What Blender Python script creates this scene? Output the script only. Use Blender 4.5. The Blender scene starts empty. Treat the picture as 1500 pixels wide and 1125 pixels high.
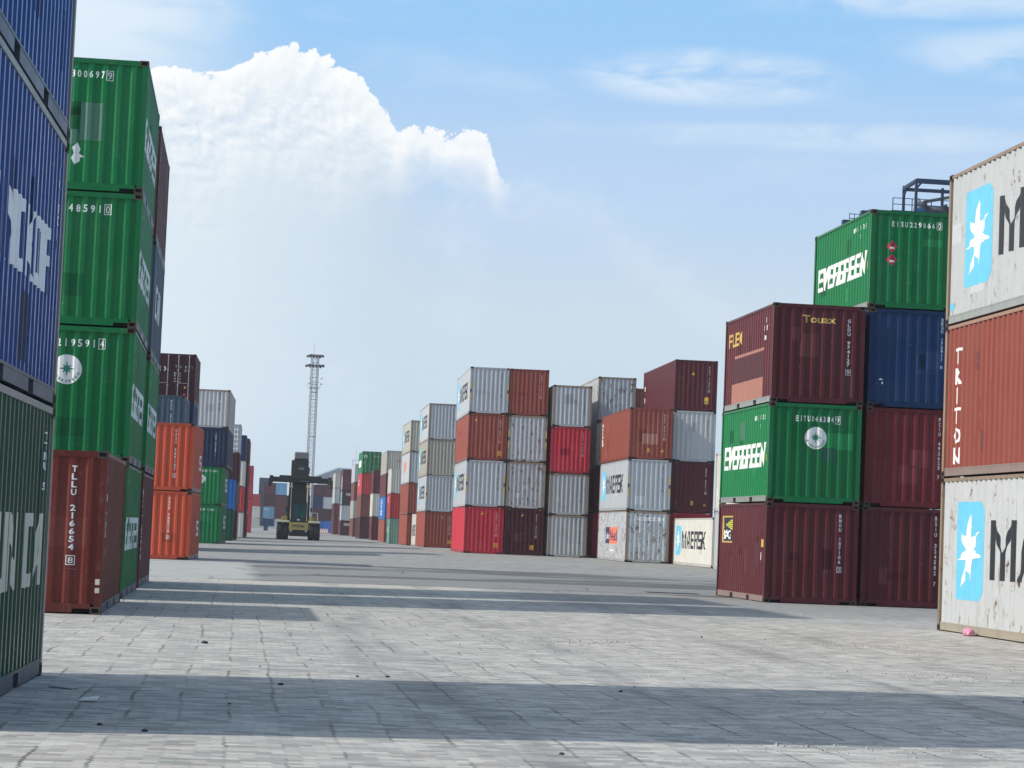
import bpy, bmesh, math, random
from math import sin, cos, pi, radians, sqrt, exp
from mathutils import Vector, Matrix
random.seed(7)
scene = bpy.context.scene
C = scene.collection.objects

# ------------------------------------------------------------------ materials
def node(nt, t, **kw):
    n = nt.nodes.new(t)
    for k, v in kw.items():
        if k.startswith('i_'):
            n.inputs[k[2:].replace('_', ' ')].default_value = v
        else:
            setattr(n, k, v)
    return n

def newmat(name):
    m = bpy.data.materials.new(name)
    m.use_nodes = True
    nt = m.node_tree
    return m, nt, nt.nodes['Principled BSDF']

def math_(nt, op, a, b=None, clamp=False):
    n = nt.nodes.new('ShaderNodeMath'); n.operation = op; n.use_clamp = clamp
    for i, v in enumerate((a, b)):
        if v is None: continue
        if isinstance(v, (int, float)): n.inputs[i].default_value = v
        else: nt.links.new(v, n.inputs[i])
    return n.outputs[0]

def mixc(nt, fac, a, b, mode='MIX'):
    n = nt.nodes.new('ShaderNodeMix'); n.data_type = 'RGBA'; n.blend_type = mode; n.clamp_factor = True
    for s, v in ((n.inputs[0], fac), (n.inputs[6], a), (n.inputs[7], b)):
        if isinstance(v, (int, float)): s.default_value = v
        elif isinstance(v, (tuple, list)): s.default_value = (v[0], v[1], v[2], 1)
        else: nt.links.new(v, s)
    return n.outputs[2]

def smooth(nt, x, a, b):
    n = nt.nodes.new('ShaderNodeMapRange'); n.interpolation_type = 'SMOOTHSTEP'
    nt.links.new(x, n.inputs[0]) if not isinstance(x, (int, float)) else None
    n.inputs[1].default_value = a; n.inputs[2].default_value = b
    n.inputs[3].default_value = 0; n.inputs[4].default_value = 1
    return n.outputs[0]

def noise(nt, vec, scale, detail=4, rough=.55, dist=0.0):
    n = nt.nodes.new('ShaderNodeTexNoise')
    n.inputs['Scale'].default_value = scale; n.inputs['Detail'].default_value = detail
    n.inputs['Roughness'].default_value = rough; n.inputs['Distortion'].default_value = dist
    nt.links.new(vec, n.inputs['Vector'])
    return n.outputs['Fac']

def vmul(nt, vec, s):
    n = nt.nodes.new('ShaderNodeVectorMath'); n.operation = 'MULTIPLY'
    nt.links.new(vec, n.inputs[0]); n.inputs[1].default_value = s
    return n.outputs[0]

def local_vec(nt):
    tc = nt.nodes.new('ShaderNodeTexCoord'); oi = nt.nodes.new('ShaderNodeObjectInfo')
    k = math_(nt, 'MULTIPLY', oi.outputs['Random'], 91.0)
    n = nt.nodes.new('ShaderNodeVectorMath'); n.operation = 'ADD'
    nt.links.new(tc.outputs['Object'], n.inputs[0]); nt.links.new(k, n.inputs[1])
    return n.outputs[0], oi.outputs['Random']

_mats = {}
def paint(col, rust=.15, fade=.35, streak=.35, rough=.38, name=None):
    key = (tuple(col), rust, fade, streak, rough)
    if key in _mats: return _mats[key]
    m, nt, b = newmat(name or 'weathered_paint')
    P, rnd = local_vec(nt)
    g = sum(col) / 3
    chalk = [min(.8, c * .88 + .022 + g * .16) for c in col]
    n1 = noise(nt, P, .8, 5)
    f1 = math_(nt, 'MULTIPLY', smooth(nt, n1, .38, .72), fade)
    c = mixc(nt, f1, tuple(col), chalk)
    # tone shift from one piece to the next
    v = math_(nt, 'ADD', math_(nt, 'MULTIPLY', rnd, .24), .88)
    vv = nt.nodes.new('ShaderNodeCombineColor')
    for i in range(3): nt.links.new(v, vv.inputs[i])
    c = mixc(nt, 1.0, c, vv.outputs[0], 'MULTIPLY')
    n2 = noise(nt, vmul(nt, P, (5, 5, .35)), 1.5, 6, .6)
    f2 = math_(nt, 'MULTIPLY', smooth(nt, n2, .47, .75), streak)
    dirt = [cc * .5 + .012 for cc in col]
    c = mixc(nt, f2, c, dirt)
    n5 = noise(nt, P, 17, 2)
    c = mixc(nt, math_(nt, 'MULTIPLY', smooth(nt, n5, .72, .76), .5), c, [min(.8, cc + .16) for cc in col])
    if rust > 0:
        th = .715 - .165 * rust
        n3 = noise(nt, vmul(nt, P, (2.0, 2.0, 1.1)), 2.6, 10, .78)
        n4 = noise(nt, vmul(nt, P, (9, 9, .7)), 1.3, 8, .68)
        r1 = smooth(nt, n3, th, th + .05)
        r2 = smooth(nt, n4, th + .02, th + .12)
        halo = math_(nt, 'MULTIPLY', smooth(nt, n3, th - .06, th + .02), min(.4, .10 + .2 * rust))
        c = mixc(nt, halo, c, (.30, .20, .13))
        tc = nt.nodes.new('ShaderNodeTexCoord')
        sep = nt.nodes.new('ShaderNodeSeparateXYZ'); nt.links.new(tc.outputs['Object'], sep.inputs[0])
        low = math_(nt, 'ADD', math_(nt, 'MULTIPLY', smooth(nt, math_(nt, 'MULTIPLY', sep.outputs[2], -1.0), -1.3, -.15), .75), .45)
        r = math_(nt, 'MAXIMUM', r1, math_(nt, 'MULTIPLY', math_(nt, 'MULTIPLY', r2, low), .85))
        if rust > .82:
            nb = noise(nt, vmul(nt, P, (1.6, 1.6, .75)), 1.5, 9, .72)
            r = math_(nt, 'MAXIMUM', r, smooth(nt, nb, .665 - .05 * rust, .69 - .05 * rust))
        n6 = noise(nt, P, 9, 4)
        rc = mixc(nt, n6, (.055, .022, .014), (.20, .085, .04))
        c = mixc(nt, r, c, rc)
    nt.links.new(c, b.inputs['Base Color'])
    rr = math_(nt, 'ADD', math_(nt, 'MULTIPLY', n1, .35), rough - .15)
    nt.links.new(rr, b.inputs['Roughness'])
    b.inputs['Specular IOR Level'].default_value = .14
    bp = nt.nodes.new('ShaderNodeBump'); bp.inputs['Strength'].default_value = .4; bp.inputs['Distance'].default_value = .05
    nt.links.new(noise(nt, P, 2.2, 3), bp.inputs['Height']); nt.links.new(bp.outputs[0], b.inputs['Normal'])
    _mats[key] = m
    return m

def flat(name, col, rough=.6, metal=0.0, var=.15):
    key = (name,)
    if key in _mats: return _mats[key]
    m, nt, b = newmat(name)
    P, rnd = local_vec(nt)
    n1 = noise(nt, P, 4, 6, .65)
    c = mixc(nt, math_(nt, 'MULTIPLY', smooth(nt, n1, .4, .75), var * 2), tuple(col), [x * .55 + .02 for x in col])
    nt.links.new(c, b.inputs['Base Color'])
    b.inputs['Roughness'].default_value = rough; b.inputs['Metallic'].default_value = metal
    _mats[key] = m
    return m

COL = dict(
    green=(.006, .165, .052), dgreen=(.005, .068, .034), sage=(.20, .33, .26),
    maroon=(.100, .020, .026), dmaroon=(.060, .014, .021), brown=(.17, .055, .040),
    brownred=(.27, .068, .048), orange=(.53, .085, .040), red=(.46, .032, .055), brred=(.42, .045, .045),
    grey=(.42, .445, .475), lgrey=(.43, .445, .455), white=(.56, .545, .50), beige=(.40, .385, .335),
    blue=(.004, .040, .190), dblue=(.006, .030, .098), redbrown=(.135, .027, .021), dred=(.135, .020, .026), navy=(.018, .032, .075), slate=(.055, .085, .125),
    bblue=(.015, .13, .42), lblue=(.16, .34, .52), dgrey=(.08, .085, .095))
INK_W = flat('white_marking_paint', (.80, .80, .80), .55)
INK_C = flat('cream_marking_paint', (.66, .62, .50), .6)
INK_K = flat('black_marking_paint', (.018, .020, .026), .5)
INK_N = flat('navy_marking_paint', (.03, .04, .10), .5)
INK_Y = flat('yellow_marking_paint', (.72, .42, .03), .5)
INK_G = flat('gold_marking_paint', (.62, .40, .10), .5)
INK_S = flat('sky_blue_marking_paint', (.14, .52, .74), .55)
INK_R = flat('red_marking_paint', (.50, .02, .05), .5)
INK_O = flat('coral_marking_paint', (.80, .20, .11), .5)
INK_GR = flat('green_marking_paint', (.01, .22, .13), .5)
DARK = flat('underframe_gap_shade', (.012, .012, .014), .85)  # near-black colour paints in the shade of fork pockets and sill gaps
STEEL = flat('weathered_rail_steel', (.30, .31, .31), .6)
CAST = paint((.085, .062, .05), .35, .4, .4, .7, 'rusty_casting_steel')
HOLE = flat('casting_hole_shade', (.006, .006, .006), .9)  # shade inside the casting holes, put in as near-black colour

# ------------------------------------------------------------------ object helpers
def link(o, parent=None):
    C.link(o)
    if parent is not None: o.parent = parent
    return o

def meshobj(name, me, parent=None, mats=None):
    o = bpy.data.objects.new(name, me)
    link(o, parent)
    if mats:
        while len(me.materials) < len(mats): me.materials.append(None)
        for i, m in enumerate(mats):
            o.material_slots[i].link = 'OBJECT'; o.material_slots[i].material = m
    return o

def bm_done(bm, name):
    me = bpy.data.meshes.new(name); bm.to_mesh(me); bm.free(); return me

def box(bm, x0, x1, y0, y1, z0, z1, mi=0, M=None):
    vs = [bm.verts.new((x, y, z)) for z in (z0, z1) for y in (y0, y1) for x in (x0, x1)]
    if M is not None:
        for v in vs: v.co = M @ v.co
    for q in ((0, 2, 3, 1), (4, 5, 7, 6), (0, 1, 5, 4), (2, 6, 7, 3), (0, 4, 6, 2), (1, 3, 7, 5)):
        f = bm.faces.new([vs[i] for i in q]); f.material_index = mi
    return vs

def tube(bm, p, q, r, n=8, r2=None, cap=True, mi=0):
    p, q = Vector(p), Vector(q); r2 = r if r2 is None else r2
    d = (q - p).normalized(); a = d.orthogonal().normalized(); b = d.cross(a)
    A = [bm.verts.new(p + (a * cos(2*pi*i/n) + b * sin(2*pi*i/n)) * r) for i in range(n)]
    B = [bm.verts.new(q + (a * cos(2*pi*i/n) + b * sin(2*pi*i/n)) * r2) for i in range(n)]
    for i in range(n):
        f = bm.faces.new((A[i], A[(i+1) % n], B[(i+1) % n], B[i])); f.material_index = mi; f.smooth = n > 6
    if cap:
        bm.faces.new(A[::-1]).material_index = mi; bm.faces.new(B).material_index = mi

def beam(bm, p, q, w, h=None):
    h = h or w; p, q = Vector(p), Vector(q); d = q - p; L = d.length; d.normalize()
    up = Vector((0, 0, 1)) if abs(d.z) < .98 else Vector((0, 1, 0))
    x = d.cross(up).normalized(); z = x.cross(d)
    M = Matrix((( x.x, d.x, z.x, p.x), (x.y, d.y, z.y, p.y), (x.z, d.z, z.z, p.z), (0, 0, 0, 1)))
    box(bm, -w/2, w/2, 0, L, -h/2, h/2, 0, M)

def empty(name, label, cat, loc=(0, 0, 0), rz=0.0, group=None):
    o = bpy.data.objects.new(name, None); C.link(o)
    o.location = loc; o.rotation_euler = (0, 0, rz); o.empty_display_size = .3
    o['label'] = label; o['category'] = cat
    if group: o['group'] = group
    return o

def tag(o, label, cat, group=None):
    o['label'] = label; o['category'] = cat
    if group: o['group'] = group
    return o

# ------------------------------------------------------------------ terrain
GP = [(-1.8, 22.9, .01), (-2.1, 37.4, -.01), (-2.1, 45.3, .02), (-2.1, 52.4, -.04), (-1.8, 89, .05), (-1.2, 157.6, .05),
      (-.3, 205, -.06), (.5, 235, -.12), (13.5, 58.9, .05), (16, 58.9, .03), (13.6, 43.9, .08), (13.9, 143.7, .28), (19, 143.5, .25),
      (21.6, 128.7, .22), (24.4, 129.5, .22), (24.1, 117.3, .18), (22.5, 146.8, .24), (14.8, 186, .22), (15.5, 214, .07),
      (15.5, 240, -.02), (16.4, 262, -.05), (16, 308, .05), (5, 246, 0.0), (4, 20, 0), (4, 80, .03)]
def gz(x, y):
    sw = .25; s = 0.0
    for px, py, pz in GP:
        w = exp(-((x - px) ** 2 / 72.0 + (y - py) ** 2 / 420.0)); sw += w; s += w * pz
    return s / sw

# ------------------------------------------------------------------ container geometry
W = 2.438
PO = .11          # post width
def profile(length, pitch, depth):
    a, b = PO + .02, length - PO - .02
    n = max(3, int(round((b - a) / pitch))); p = (b - a) / n
    pts = [(PO - .03, -depth), (a, -depth)]
    for i in range(n):
        s = a + i * p
        pts += [(s + .13 * p, -depth), (s + .37 * p, 0.0), (s + .63 * p, 0.0), (s + .87 * p, -depth)]
    pts += [(b, -depth), (length - PO + .03, -depth)]
    return pts

def dval(pts, length, s):
    if s < PO or s > length - PO: return .008
    if s <= pts[0][0]: return pts[0][1]
    if s >= pts[-1][0]: return pts[-1][1]
    for (a, da), (b, db) in zip(pts, pts[1:]):
        if a <= s <= b: return da if b - a < 1e-6 else da + (db - da) * (s - a) / (b - a)
    return 0.0

class CType:
    pass
_types = {}
def ctype(size):
    if size in _types: return _types[size]
    t = CType(); _types[size] = t
    t.L = 12.192 if size.startswith('40') else 6.058
    t.H = 2.896 if size.endswith('h') else 2.591
    L, H = t.L, t.H
    t.prof = {'right': profile(L, .278, .036), 'left': profile(L, .278, .036), 'near': profile(W, .262, .042), 'far': profile(W, .262, .042)}
    t.len = {'right': L, 'left': L, 'near': W, 'far': W}
    t.map = {'right': lambda s, z, d: (W/2 - .010 + d, -L/2 + s, z), 'left': lambda s, z, d: (-W/2 + .010 - d, L/2 - s, z),
             'near': lambda s, z, d: (-W/2 + s, -L/2 + .010 - d, z), 'far': lambda s, z, d: (W/2 - s, L/2 - .010 + d, z)}
    t.walls = {}
    for k in t.prof:
        bm = bmesh.new(); z0, z1 = .155, H - .07
        f = t.map[k]; rows = []
        for s, d in t.prof[k]:
            rows.append([bm.verts.new(f(s, z, d)) for z in (z0, z1)])
        for a, b in zip(rows, rows[1:]):
            bm.faces.new((a[0], b[0], b[1], a[1]))
        t.walls[k] = bm_done(bm, 'corrugated_wall')
    # frame: posts, top rails, end sills
    bm = bmesh.new()
    for sx in (-1, 1):
        for sy in (-1, 1):
            x0, x1 = sorted((sx * W/2, sx * (W/2 - PO))); y0, y1 = sorted((sy * L/2, sy * (L/2 - PO)))
            box(bm, x0, x1, y0, y1, .118, H - .118)
        x0, x1 = sorted((sx * (W/2 - .002), sx * (W/2 - .075)))
        box(bm, x0, x1, -L/2 + .178, L/2 - .178, H - .085, H - .022)
    for sy in (-1, 1):
        y0, y1 = sorted((sy * (L/2 - .002), sy * (L/2 - .08)))
        box(bm, -W/2 + .162, W/2 - .162, y0, y1, H - .11, H - .012)
    t.frame = bm_done(bm, 'container_frame')
    # end sills with notches
    t.sills = {}
    for k, sy in (('near', -1), ('far', 1)):
        bm = bmesh.new()
        y0, y1 = sorted((sy * (L/2 - .003), sy * (L/2 - .09)))
        box(bm, -W/2 + .162, W/2 - .162, y0, y1, .085, .165)
        box(bm, -W/2 + .44, W/2 - .44, y0, y1, .022, .085)
        t.sills[k] = bm_done(bm, 'end_sill')
    # bottom side rails with fork pockets
    t.rails = {}
    cuts = [L/2 - 1.03, L/2 + 1.03] if L < 8 else [L/2 - 1.03, L/2 + 1.03, L/2 - 3.6, L/2 + 3.6]
    pw = .18
    for k, sx in (('right', 1), ('left', -1)):
        bm = bmesh.new(); x0, x1 = sorted((sx * (W/2 - .004), sx * (W/2 - .06)))
        s = .178
        for c in sorted(cuts) if L < 8 else []:
            box(bm, x0, x1, -L/2 + s, -L/2 + c - pw, .018, .14); s = c + pw
        box(bm, x0, x1, -L/2 + s, L/2 - .178, .018, .14)
        xa, xb = sorted((sx * W/2, sx * (W/2 - .07)))
        box(bm, xa, xb, -L/2 + .178, L/2 - .178, .141, .168)
        t.rails[k] = bm_done(bm, 'bottom_rail')
    bm = bmesh.new(); box(bm, -W/2 + .10, W/2 - .10, -L/2 + .12, L/2 - .12, .03, .15)
    t.under = bm_done(bm, 'underframe')
    bm = bmesh.new(); n = int(L / .21); rows = []
    for i in range(n + 1):
        y = -L/2 + .1 + (L - .2) * i / n; z = H - .035 + (.018 if i % 2 else 0)
        rows.append([bm.verts.new((x, y, z)) for x in (-W/2 + .07, W/2 - .07)])
    for a, b in zip(rows, rows[1:]): bm.faces.new((a[0], a[1], b[1], b[0]))
    t.roof = bm_done(bm, 'roof_sheet')
    # corner castings, one mesh each with hand holes
    t.cast = []
    for sz in (0, 1):
        for sx in (-1, 1):
            for sy in (-1, 1):
                bm = bmesh.new()
                e = .003
                x0, x1 = sorted((sx * (W/2 + e), sx * (W/2 - .162))); y0, y1 = sorted((sy * (L/2 + e), sy * (L/2 - .178)))
                z0, z1 = (0, .118) if sz == 0 else (H - .118, H - .002)
                box(bm, x0, x1, y0, y1, z0, z1)
                bm.faces.ensure_lookup_table(); bm.normal_update()
                fs = [f for f in bm.faces if f.normal.x * sx > .9 or f.normal.y * sy > .9]
                r = bmesh.ops.inset_individual(bm, faces=fs, thickness=.034)
                r = bmesh.ops.inset_individual(bm, faces=fs, thickness=.002, depth=-.035)
                for f in fs: f.material_index = 1
                t.cast.append(bm_done(bm, 'corner_casting'))
    # double doors at the near end
    t.doors = []
    for i in (0, 1):
        bm = bmesh.new(); a = PO + .005 if i == 0 else W/2 + .006; b = W/2 - .006 if i == 0 else W - PO - .005
        z0, z1 = .17, H - .115; y = -L/2 + .03
        box(bm, -W/2 + a, -W/2 + b, y, y + .05, z0, z1)
        for j in range(5):
            zc = z0 + (z1 - z0) * (j + .5) / 5
            box(bm, -W/2 + a + .1, -W/2 + b - .1, y - .018, y + .01, zc - (z1 - z0) * .07, zc + (z1 - z0) * .07)
        leaf = bm_done(bm, 'door_leaf'); bars = []
        for q in (.27, .78):
            bm = bmesh.new(); x = -W/2 + a + (b - a) * q
            tube(bm, (x, y - .045, .10), (x, y - .045, H - .06), .022, 6)
            for zz in (.16, .9, 1.7, H - .15): box(bm, x - .05, x + .05, y - .06, y - .019, zz - .03, zz + .03)
            tube(bm, (x, y - .06, 1.02), (x + .32 * (1 if q < .5 else -1), y - .06, 1.0), .014, 5)
            bars.append(bm_done(bm, 'locking_bar'))
        t.doors.append((leaf, bars))
    return t

# ------------------------------------------------------------------ markings (real sheets laid on the steel)
_txt = {}
def text2d(body, size, bold=0.0, vertical=False):
    key = (body, size, bold, vertical)
    if key in _txt: return _txt[key]
    cu = bpy.data.curves.new('lettering', 'FONT'); cu.body = '\n'.join(body) if vertical else body
    cu.size = size; cu.offset = bold; cu.resolution_u = 2
    if vertical: cu.space_line = .92; cu.align_x = 'CENTER'
    o = bpy.data.objects.new('lettering', cu)
    me = bpy.data.meshes.new_from_object(o)
    V = [(v.co.x, v.co.y) for v in me.vertices]; F = [tuple(p.vertices) for p in me.polygons]
    bpy.data.objects.remove(o); bpy.data.curves.remove(cu); bpy.data.meshes.remove(me)
    _txt[key] = (V, F); return V, F

def fit(VF, s0, s1, z0, z1):
    V, F = VF
    xs = [v[0] for v in V]; ys = [v[1] for v in V]
    a, b, c, d = min(xs), max(xs), min(ys), max(ys)
    return [(s0 + (x - a) / max(b - a, 1e-6) * (s1 - s0), z0 + (y - c) / max(d - c, 1e-6) * (z1 - z0)) for x, y in V], F

def polys(ps):
    V, F = [], []
    for p in ps:
        F.append(tuple(range(len(V), len(V) + len(p)))); V += p
    return V, F

def rect(a, b, c, d): return [(a, c), (b, c), (b, d), (a, d)]
def glyph(ch):
    a, t = .27, .18; m0, m1 = .42, .58
    L = rect(0, a, 0, 1); R = rect(1 - a, 1, 0, 1)
    g = {
        'E': [L, rect(a, 1, 0, t), rect(a, 1, m0, m1), rect(a, 1, 1 - t, 1)],
        'F': [L, rect(a, 1, m0, m1), rect(a, 1, 1 - t, 1)],
        'V': [[(0, 1), (.34, 0), (.66, 0), (1, 1), (1 - a, 1), (.5, .3), (a, 1)]],
        'R': [L, rect(a, 1 - a, 1 - t, 1), rect(a, 1 - a, m0, m1), rect(1 - a, 1, .5, 1), rect(1 - a, 1, 0, .44)],
        'G': [L, rect(a, 1, 0, t), rect(a, 1, 1 - t, 1), rect(1 - a, 1, t, .55), rect(.55, 1 - a, .40, .55)],
        'N': [L, R, [(a, 1), (a, .62), (1 - a, 0), (1 - a, .38)]],
        'M': [rect(0, .2, 0, 1), rect(.8, 1, 0, 1), [(.2, 1), (.2, .78), (.4, .38), (.4, 0), (.6, 0), (.6, .38), (.8, .78), (.8, 1), (.5, .46)]],
        'A': [[(0, 0), (.24, 0), (.55, .80), (.55, 1), (.40, 1)], rect(.73, 1, 0, 1), rect(.55, .73, .82, 1), [(.35, .28), (.73, .28), (.73, .42), (.405, .42)]],
        'S': [rect(0, 1, 0, t), rect(1 - a, 1, t, m0), rect(0, 1, m0, m1), rect(0, a, m1, 1 - t), rect(0, 1, 1 - t, 1)],
        'K': [L, [(a, .60), (.68, 1), (1, 1), (.55, .5), (1, 0), (.68, 0), (a, .40)]],
        'U': [L, R, rect(a, 1 - a, 0, t)], 'I': [rect(.36, .64, 0, 1)], 'C': [L, rect(a, 1, 0, t), rect(a, 1, 1 - t, 1)],
        'O': [L, R, rect(a, 1 - a, 0, t), rect(a, 1 - a, 1 - t, 1)], 'L': [L, rect(a, 1, 0, t)],
        'T': [rect(.36, .64, 0, 1 - t), rect(0, 1, 1 - t, 1)], 'X': [[(0, 1), (.33, .5), (0, 0), (.32, 0), (.5, .3), (.68, 0), (1, 0), (.67, .5), (1, 1), (.68, 1), (.5, .7), (.32, 1)]],
    }
    return g[ch]

def block(word, s0, s1, z0, z1, gap=.12, slant=0.0):
    n = len(word); wd = [{'M': 1.35, 'I': .6}.get(ch, 1.0) for ch in word]
    w0 = (s1 - s0) / (sum(wd) + gap * (n - 1)); ps = []; x = s0 - w0 * gap; w = 0
    for i, ch in enumerate(word):
        x += w + w0 * gap; w = w0 * wd[i]
        for p in glyph(ch):
            ps.append([(x + u * w + slant * (v - .5), z0 + v * (z1 - z0)) for u, v in p])
    return polys(ps)

def star_panel(s0, s1, z0, z1):
    tips = [(.5, .88), (.84, .70), (.95, .44), (.60, .20), (.24, .10), (.10, .40), (.16, .69)]
    star = []
    for i, (u, v) in enumerate(tips):
        star.append((u, v)); u2, v2 = tips[(i + 1) % 7]
        mu, mv = (u + u2) / 2 - .5, (v + v2) / 2 - .49; l = sqrt(mu*mu + (mv*.6)**2)
        star.append((.5 + mu / l * .15, .49 + mv / l * .12))
    star = [(s0 + u * (s1 - s0), z0 + v * (z1 - z0)) for u, v in star]
    r = .12 * (s1 - s0); pan = []
    for cx_, cz_, a0 in ((s1 - r, z1 - r, 0), (s0 + r, z1 - r, 90), (s0 + r, z0 + r, 180), (s1 - r, z0 + r, 270)):
        for k in range(4): a = radians(a0 + k * 30); pan.append((cx_ + r * cos(a), cz_ + r * sin(a)))
    return polys([pan]), polys([star])

def mark(wall, t, side, VF, mat, name, eps=.004, label=None):
    V, F = VF
    bm = bmesh.new(); vs = [bm.verts.new((x, y, 0)) for x, y in V]
    for f in F:
        try: bm.faces.new([vs[i] for i in f])
        except ValueError: pass
    bm.normal_update()
    bmesh.ops.triangulate(bm, faces=bm.faces[:], ngon_method='EAR_CLIP')
    lo = min(v[0] for v in V); hi = max(v[0] for v in V)
    pts = t.prof[side]; L = t.len[side]
    br = [PO - 1e-4, PO + 1e-4] + [p[0] for p in pts] + [L - PO - 1e-4, L - PO + 1e-4]
    for s in br:
        if lo + 1e-4 < s < hi - 1e-4:
            bmesh.ops.bisect_plane(bm, geom=bm.verts[:] + bm.edges[:] + bm.faces[:], plane_co=(s, 0, 0), plane_no=(1, 0, 0))
    f = t.map[side]
    for v in bm.verts:
        s = v.co.x; v.co = f(s, v.co.y, dval(pts, L, s) + eps)
    bmesh.ops.recalc_face_normals(bm, faces=bm.faces[:])
    o = meshobj(name, bm_done(bm, name), wall, [mat])
    if label: o['label'] = label
    return o

# ---- mark vocabulary
def m_h(text, s0, s1, z0, z1, mat=INK_W, side='near', bold=.004):
    if sum(ch.isdigit() for ch in text) < 5:
        return lambda c: mark(c.wall[side], c.t, side, fit(text2d(text, 1.0, bold), s0, s1, z0, z1), mat, 'lettering')
    def f(c):
        n = len(text); p = (s1 - s0) / (n - .35); V, F = [], []
        for i, ch in enumerate(text):
            if ch == ' ': continue
            w = p * (.14 if ch in '1I' else .60); m = s0 + i * p + p * .3
            v, ff = fit(text2d(ch, 1.0, .025), m - w/2, m + w/2, z0, z1)
            F += [tuple(k + len(V) for k in q) for q in ff]; V += v
        mark(c.wall[side], c.t, side, (V, F), mat, 'lettering')
    return f
def m_check(text, s0, s1, z0, z1, mat=INK_W, side='near'):
    """check digit with its box outline"""
    def f(c):
        w = s1 - s0; h = z1 - z0; g = .028
        mark(c.wall[side], c.t, side, fit(text2d(text, 1.0, .004), s0, s1, z0, z1), mat, 'lettering')
        a, b, e, d = s0 - g, s1 + g, z0 - g, z1 + g; q = .012
        mark(c.wall[side], c.t, side, polys([rect(a, b, e, e + q), rect(a, b, d - q, d), rect(a, a + q, e + q, d - q), rect(b - q, b, e + q, d - q)]), mat, 'check_digit_box')
    return f
def m_v(text, s, z0, z1, w=.09, mat=INK_W, side='near', digit=None):
    def f(c):
        body = text.replace(' ', '  ')
        n = len(text); V, F = [], []
        h = (z1 - z0) / n
        for i, ch in enumerate(text):
            if ch == ' ': continue
            zt = z1 - i * h
            ww = w * (.3 if ch in '1I' else 1)
            v, ff = fit(text2d(ch, 1.0, .03), s - ww/2, s + ww/2, zt - h * .80, zt)
            F += [tuple(k + len(V) for k in q) for q in ff]; V += v
        mark(c.wall[side], c.t, side, (V, F), mat, 'lettering')
        if digit:
            m_check(digit, s - w/2, s + w/2, z0 - h * 1.5, z0 - h * .7, mat, side)(c)
    return f
def m_block(word, s0, s1, z0, z1, mat=INK_W, side='left', gap=.06, slant=0.0):
    return lambda c: mark(c.wall[side], c.t, side, block(word, s0, s1, z0, z1, gap, slant), mat, 'lettering')
def m_rect(s0, s1, z0, z1, mat, side='near', name='paint_patch', eps=.0025):
    return lambda c: mark(c.wall[side], c.t, side, polys([rect(s0, s1, z0, z1)]), mat, name, eps)
def m_poly(ps, mat, side='near', name='torn_sticker', eps=.003):
    return lambda c: mark(c.wall[side], c.t, side, polys(ps), mat, name, eps)
def m_maersk(side='left', s0=.95, panel=True):
    def f(c):
        k = c.t.H / 2.896; w = c.wall[side]
        p, st = star_panel(s0, s0 + 1.62, .62 * k, 2.42 * k)
        mark(w, c.t, side, p, INK_S, 'emblem_panel', .003); mark(w, c.t, side, st, INK_W, 'star_emblem', .006)
        mark(w, c.t, side, block('MAERSK', s0 + 2.0, s0 + 9.2, 1.02 * k, 2.08 * k, .13), INK_K, 'lettering', .004)
    return f
def m_emblem(s, z, r, side='near'):
    def f(c):
        w = c.wall[side]
        mark(w, c.t, side, polys([[(s + r * cos(2*pi*i/36), z + r * sin(2*pi*i/36)) for i in range(36)]]), INK_W, 'emblem_disc', .003)
        st = []
        for i in range(16):
            a = pi/2 + 2*pi*i/16; rr = (r * (.56 if i % 4 == 0 else .40)) if i % 2 == 0 else r * .19
            st.append((s + rr * cos(a), z + .05 * r + rr * sin(a)))
        mark(w, c.t, side, polys([st]), INK_GR, 'star_emblem', .006)
        V, F = [], []
        for i, ch in enumerate('EVERGREEN'):
            a = radians(200 + i * 17.5); v, ff = fit(text2d(ch, 1.0, .03), -.085 * r, .085 * r, -.1 * r, .1 * r)
            ca, sa = cos(a + pi/2), sin(a + pi/2)
            v = [(s + .80 * r * cos(a) + x * ca - y * sa, z + .80 * r * sin(a) + x * sa + y * ca) for x, y in v]
            F += [tuple(k + len(V) for k in q) for q in ff]; V += v
        mark(w, c.t, side, (V, F), INK_GR, 'lettering', .006)
    return f
def m_eg(side):
    def f(c):
        mark(c.wall[side], c.t, side, block('EVERGREEN', .45, 5.55, .92, 1.56, .05, .10), INK_W, 'lettering')
        q = 4.6 if side == 'left' else .6
        mark(c.wall[side], c.t, side, fit(text2d('E I S U  2 2', 1.0, 0), q - .4, q + .95, 2.17, 2.29), INK_W, 'lettering')
        mark(c.wall[side], c.t, side, fit(text2d('2 0', 1.0, 0), q + .25, q + .6, 1.94, 2.06), INK_W, 'lettering')
        mark(c.wall[side], c.t, side, polys([rect(5.72, 5.80, 1.05, 1.24)]) if side == 'left' else polys([rect(.22, .30, 1.05, 1.24)]), INK_Y, 'warning_label')
    return f
def m_tri(s, z, h=.16):
    return lambda c: (mark(c.wall['near'], c.t, 'near', polys([[(s - h*.6, z), (s + h*.6, z), (s, z + h)]]), INK_Y, 'warning_triangle'),
                      mark(c.wall['near'], c.t, 'near', polys([rect(s - .012, s + .012, z + .03, z + .09)]), INK_K, 'warning_mark', .006))
def m_sq(s, z, w=.22, h=.28):
    return lambda c: (mark(c.wall['near'], c.t, 'near', polys([rect(s, s + w, z, z + h)]), INK_Y, 'warning_label'),
                      mark(c.wall['near'], c.t, 'near', polys([rect(s + .05, s + w - .05, z + .05 + k*.085, z + .085 + k*.085) for k in range(2)]), INK_K, 'warning_mark', .006))
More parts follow.
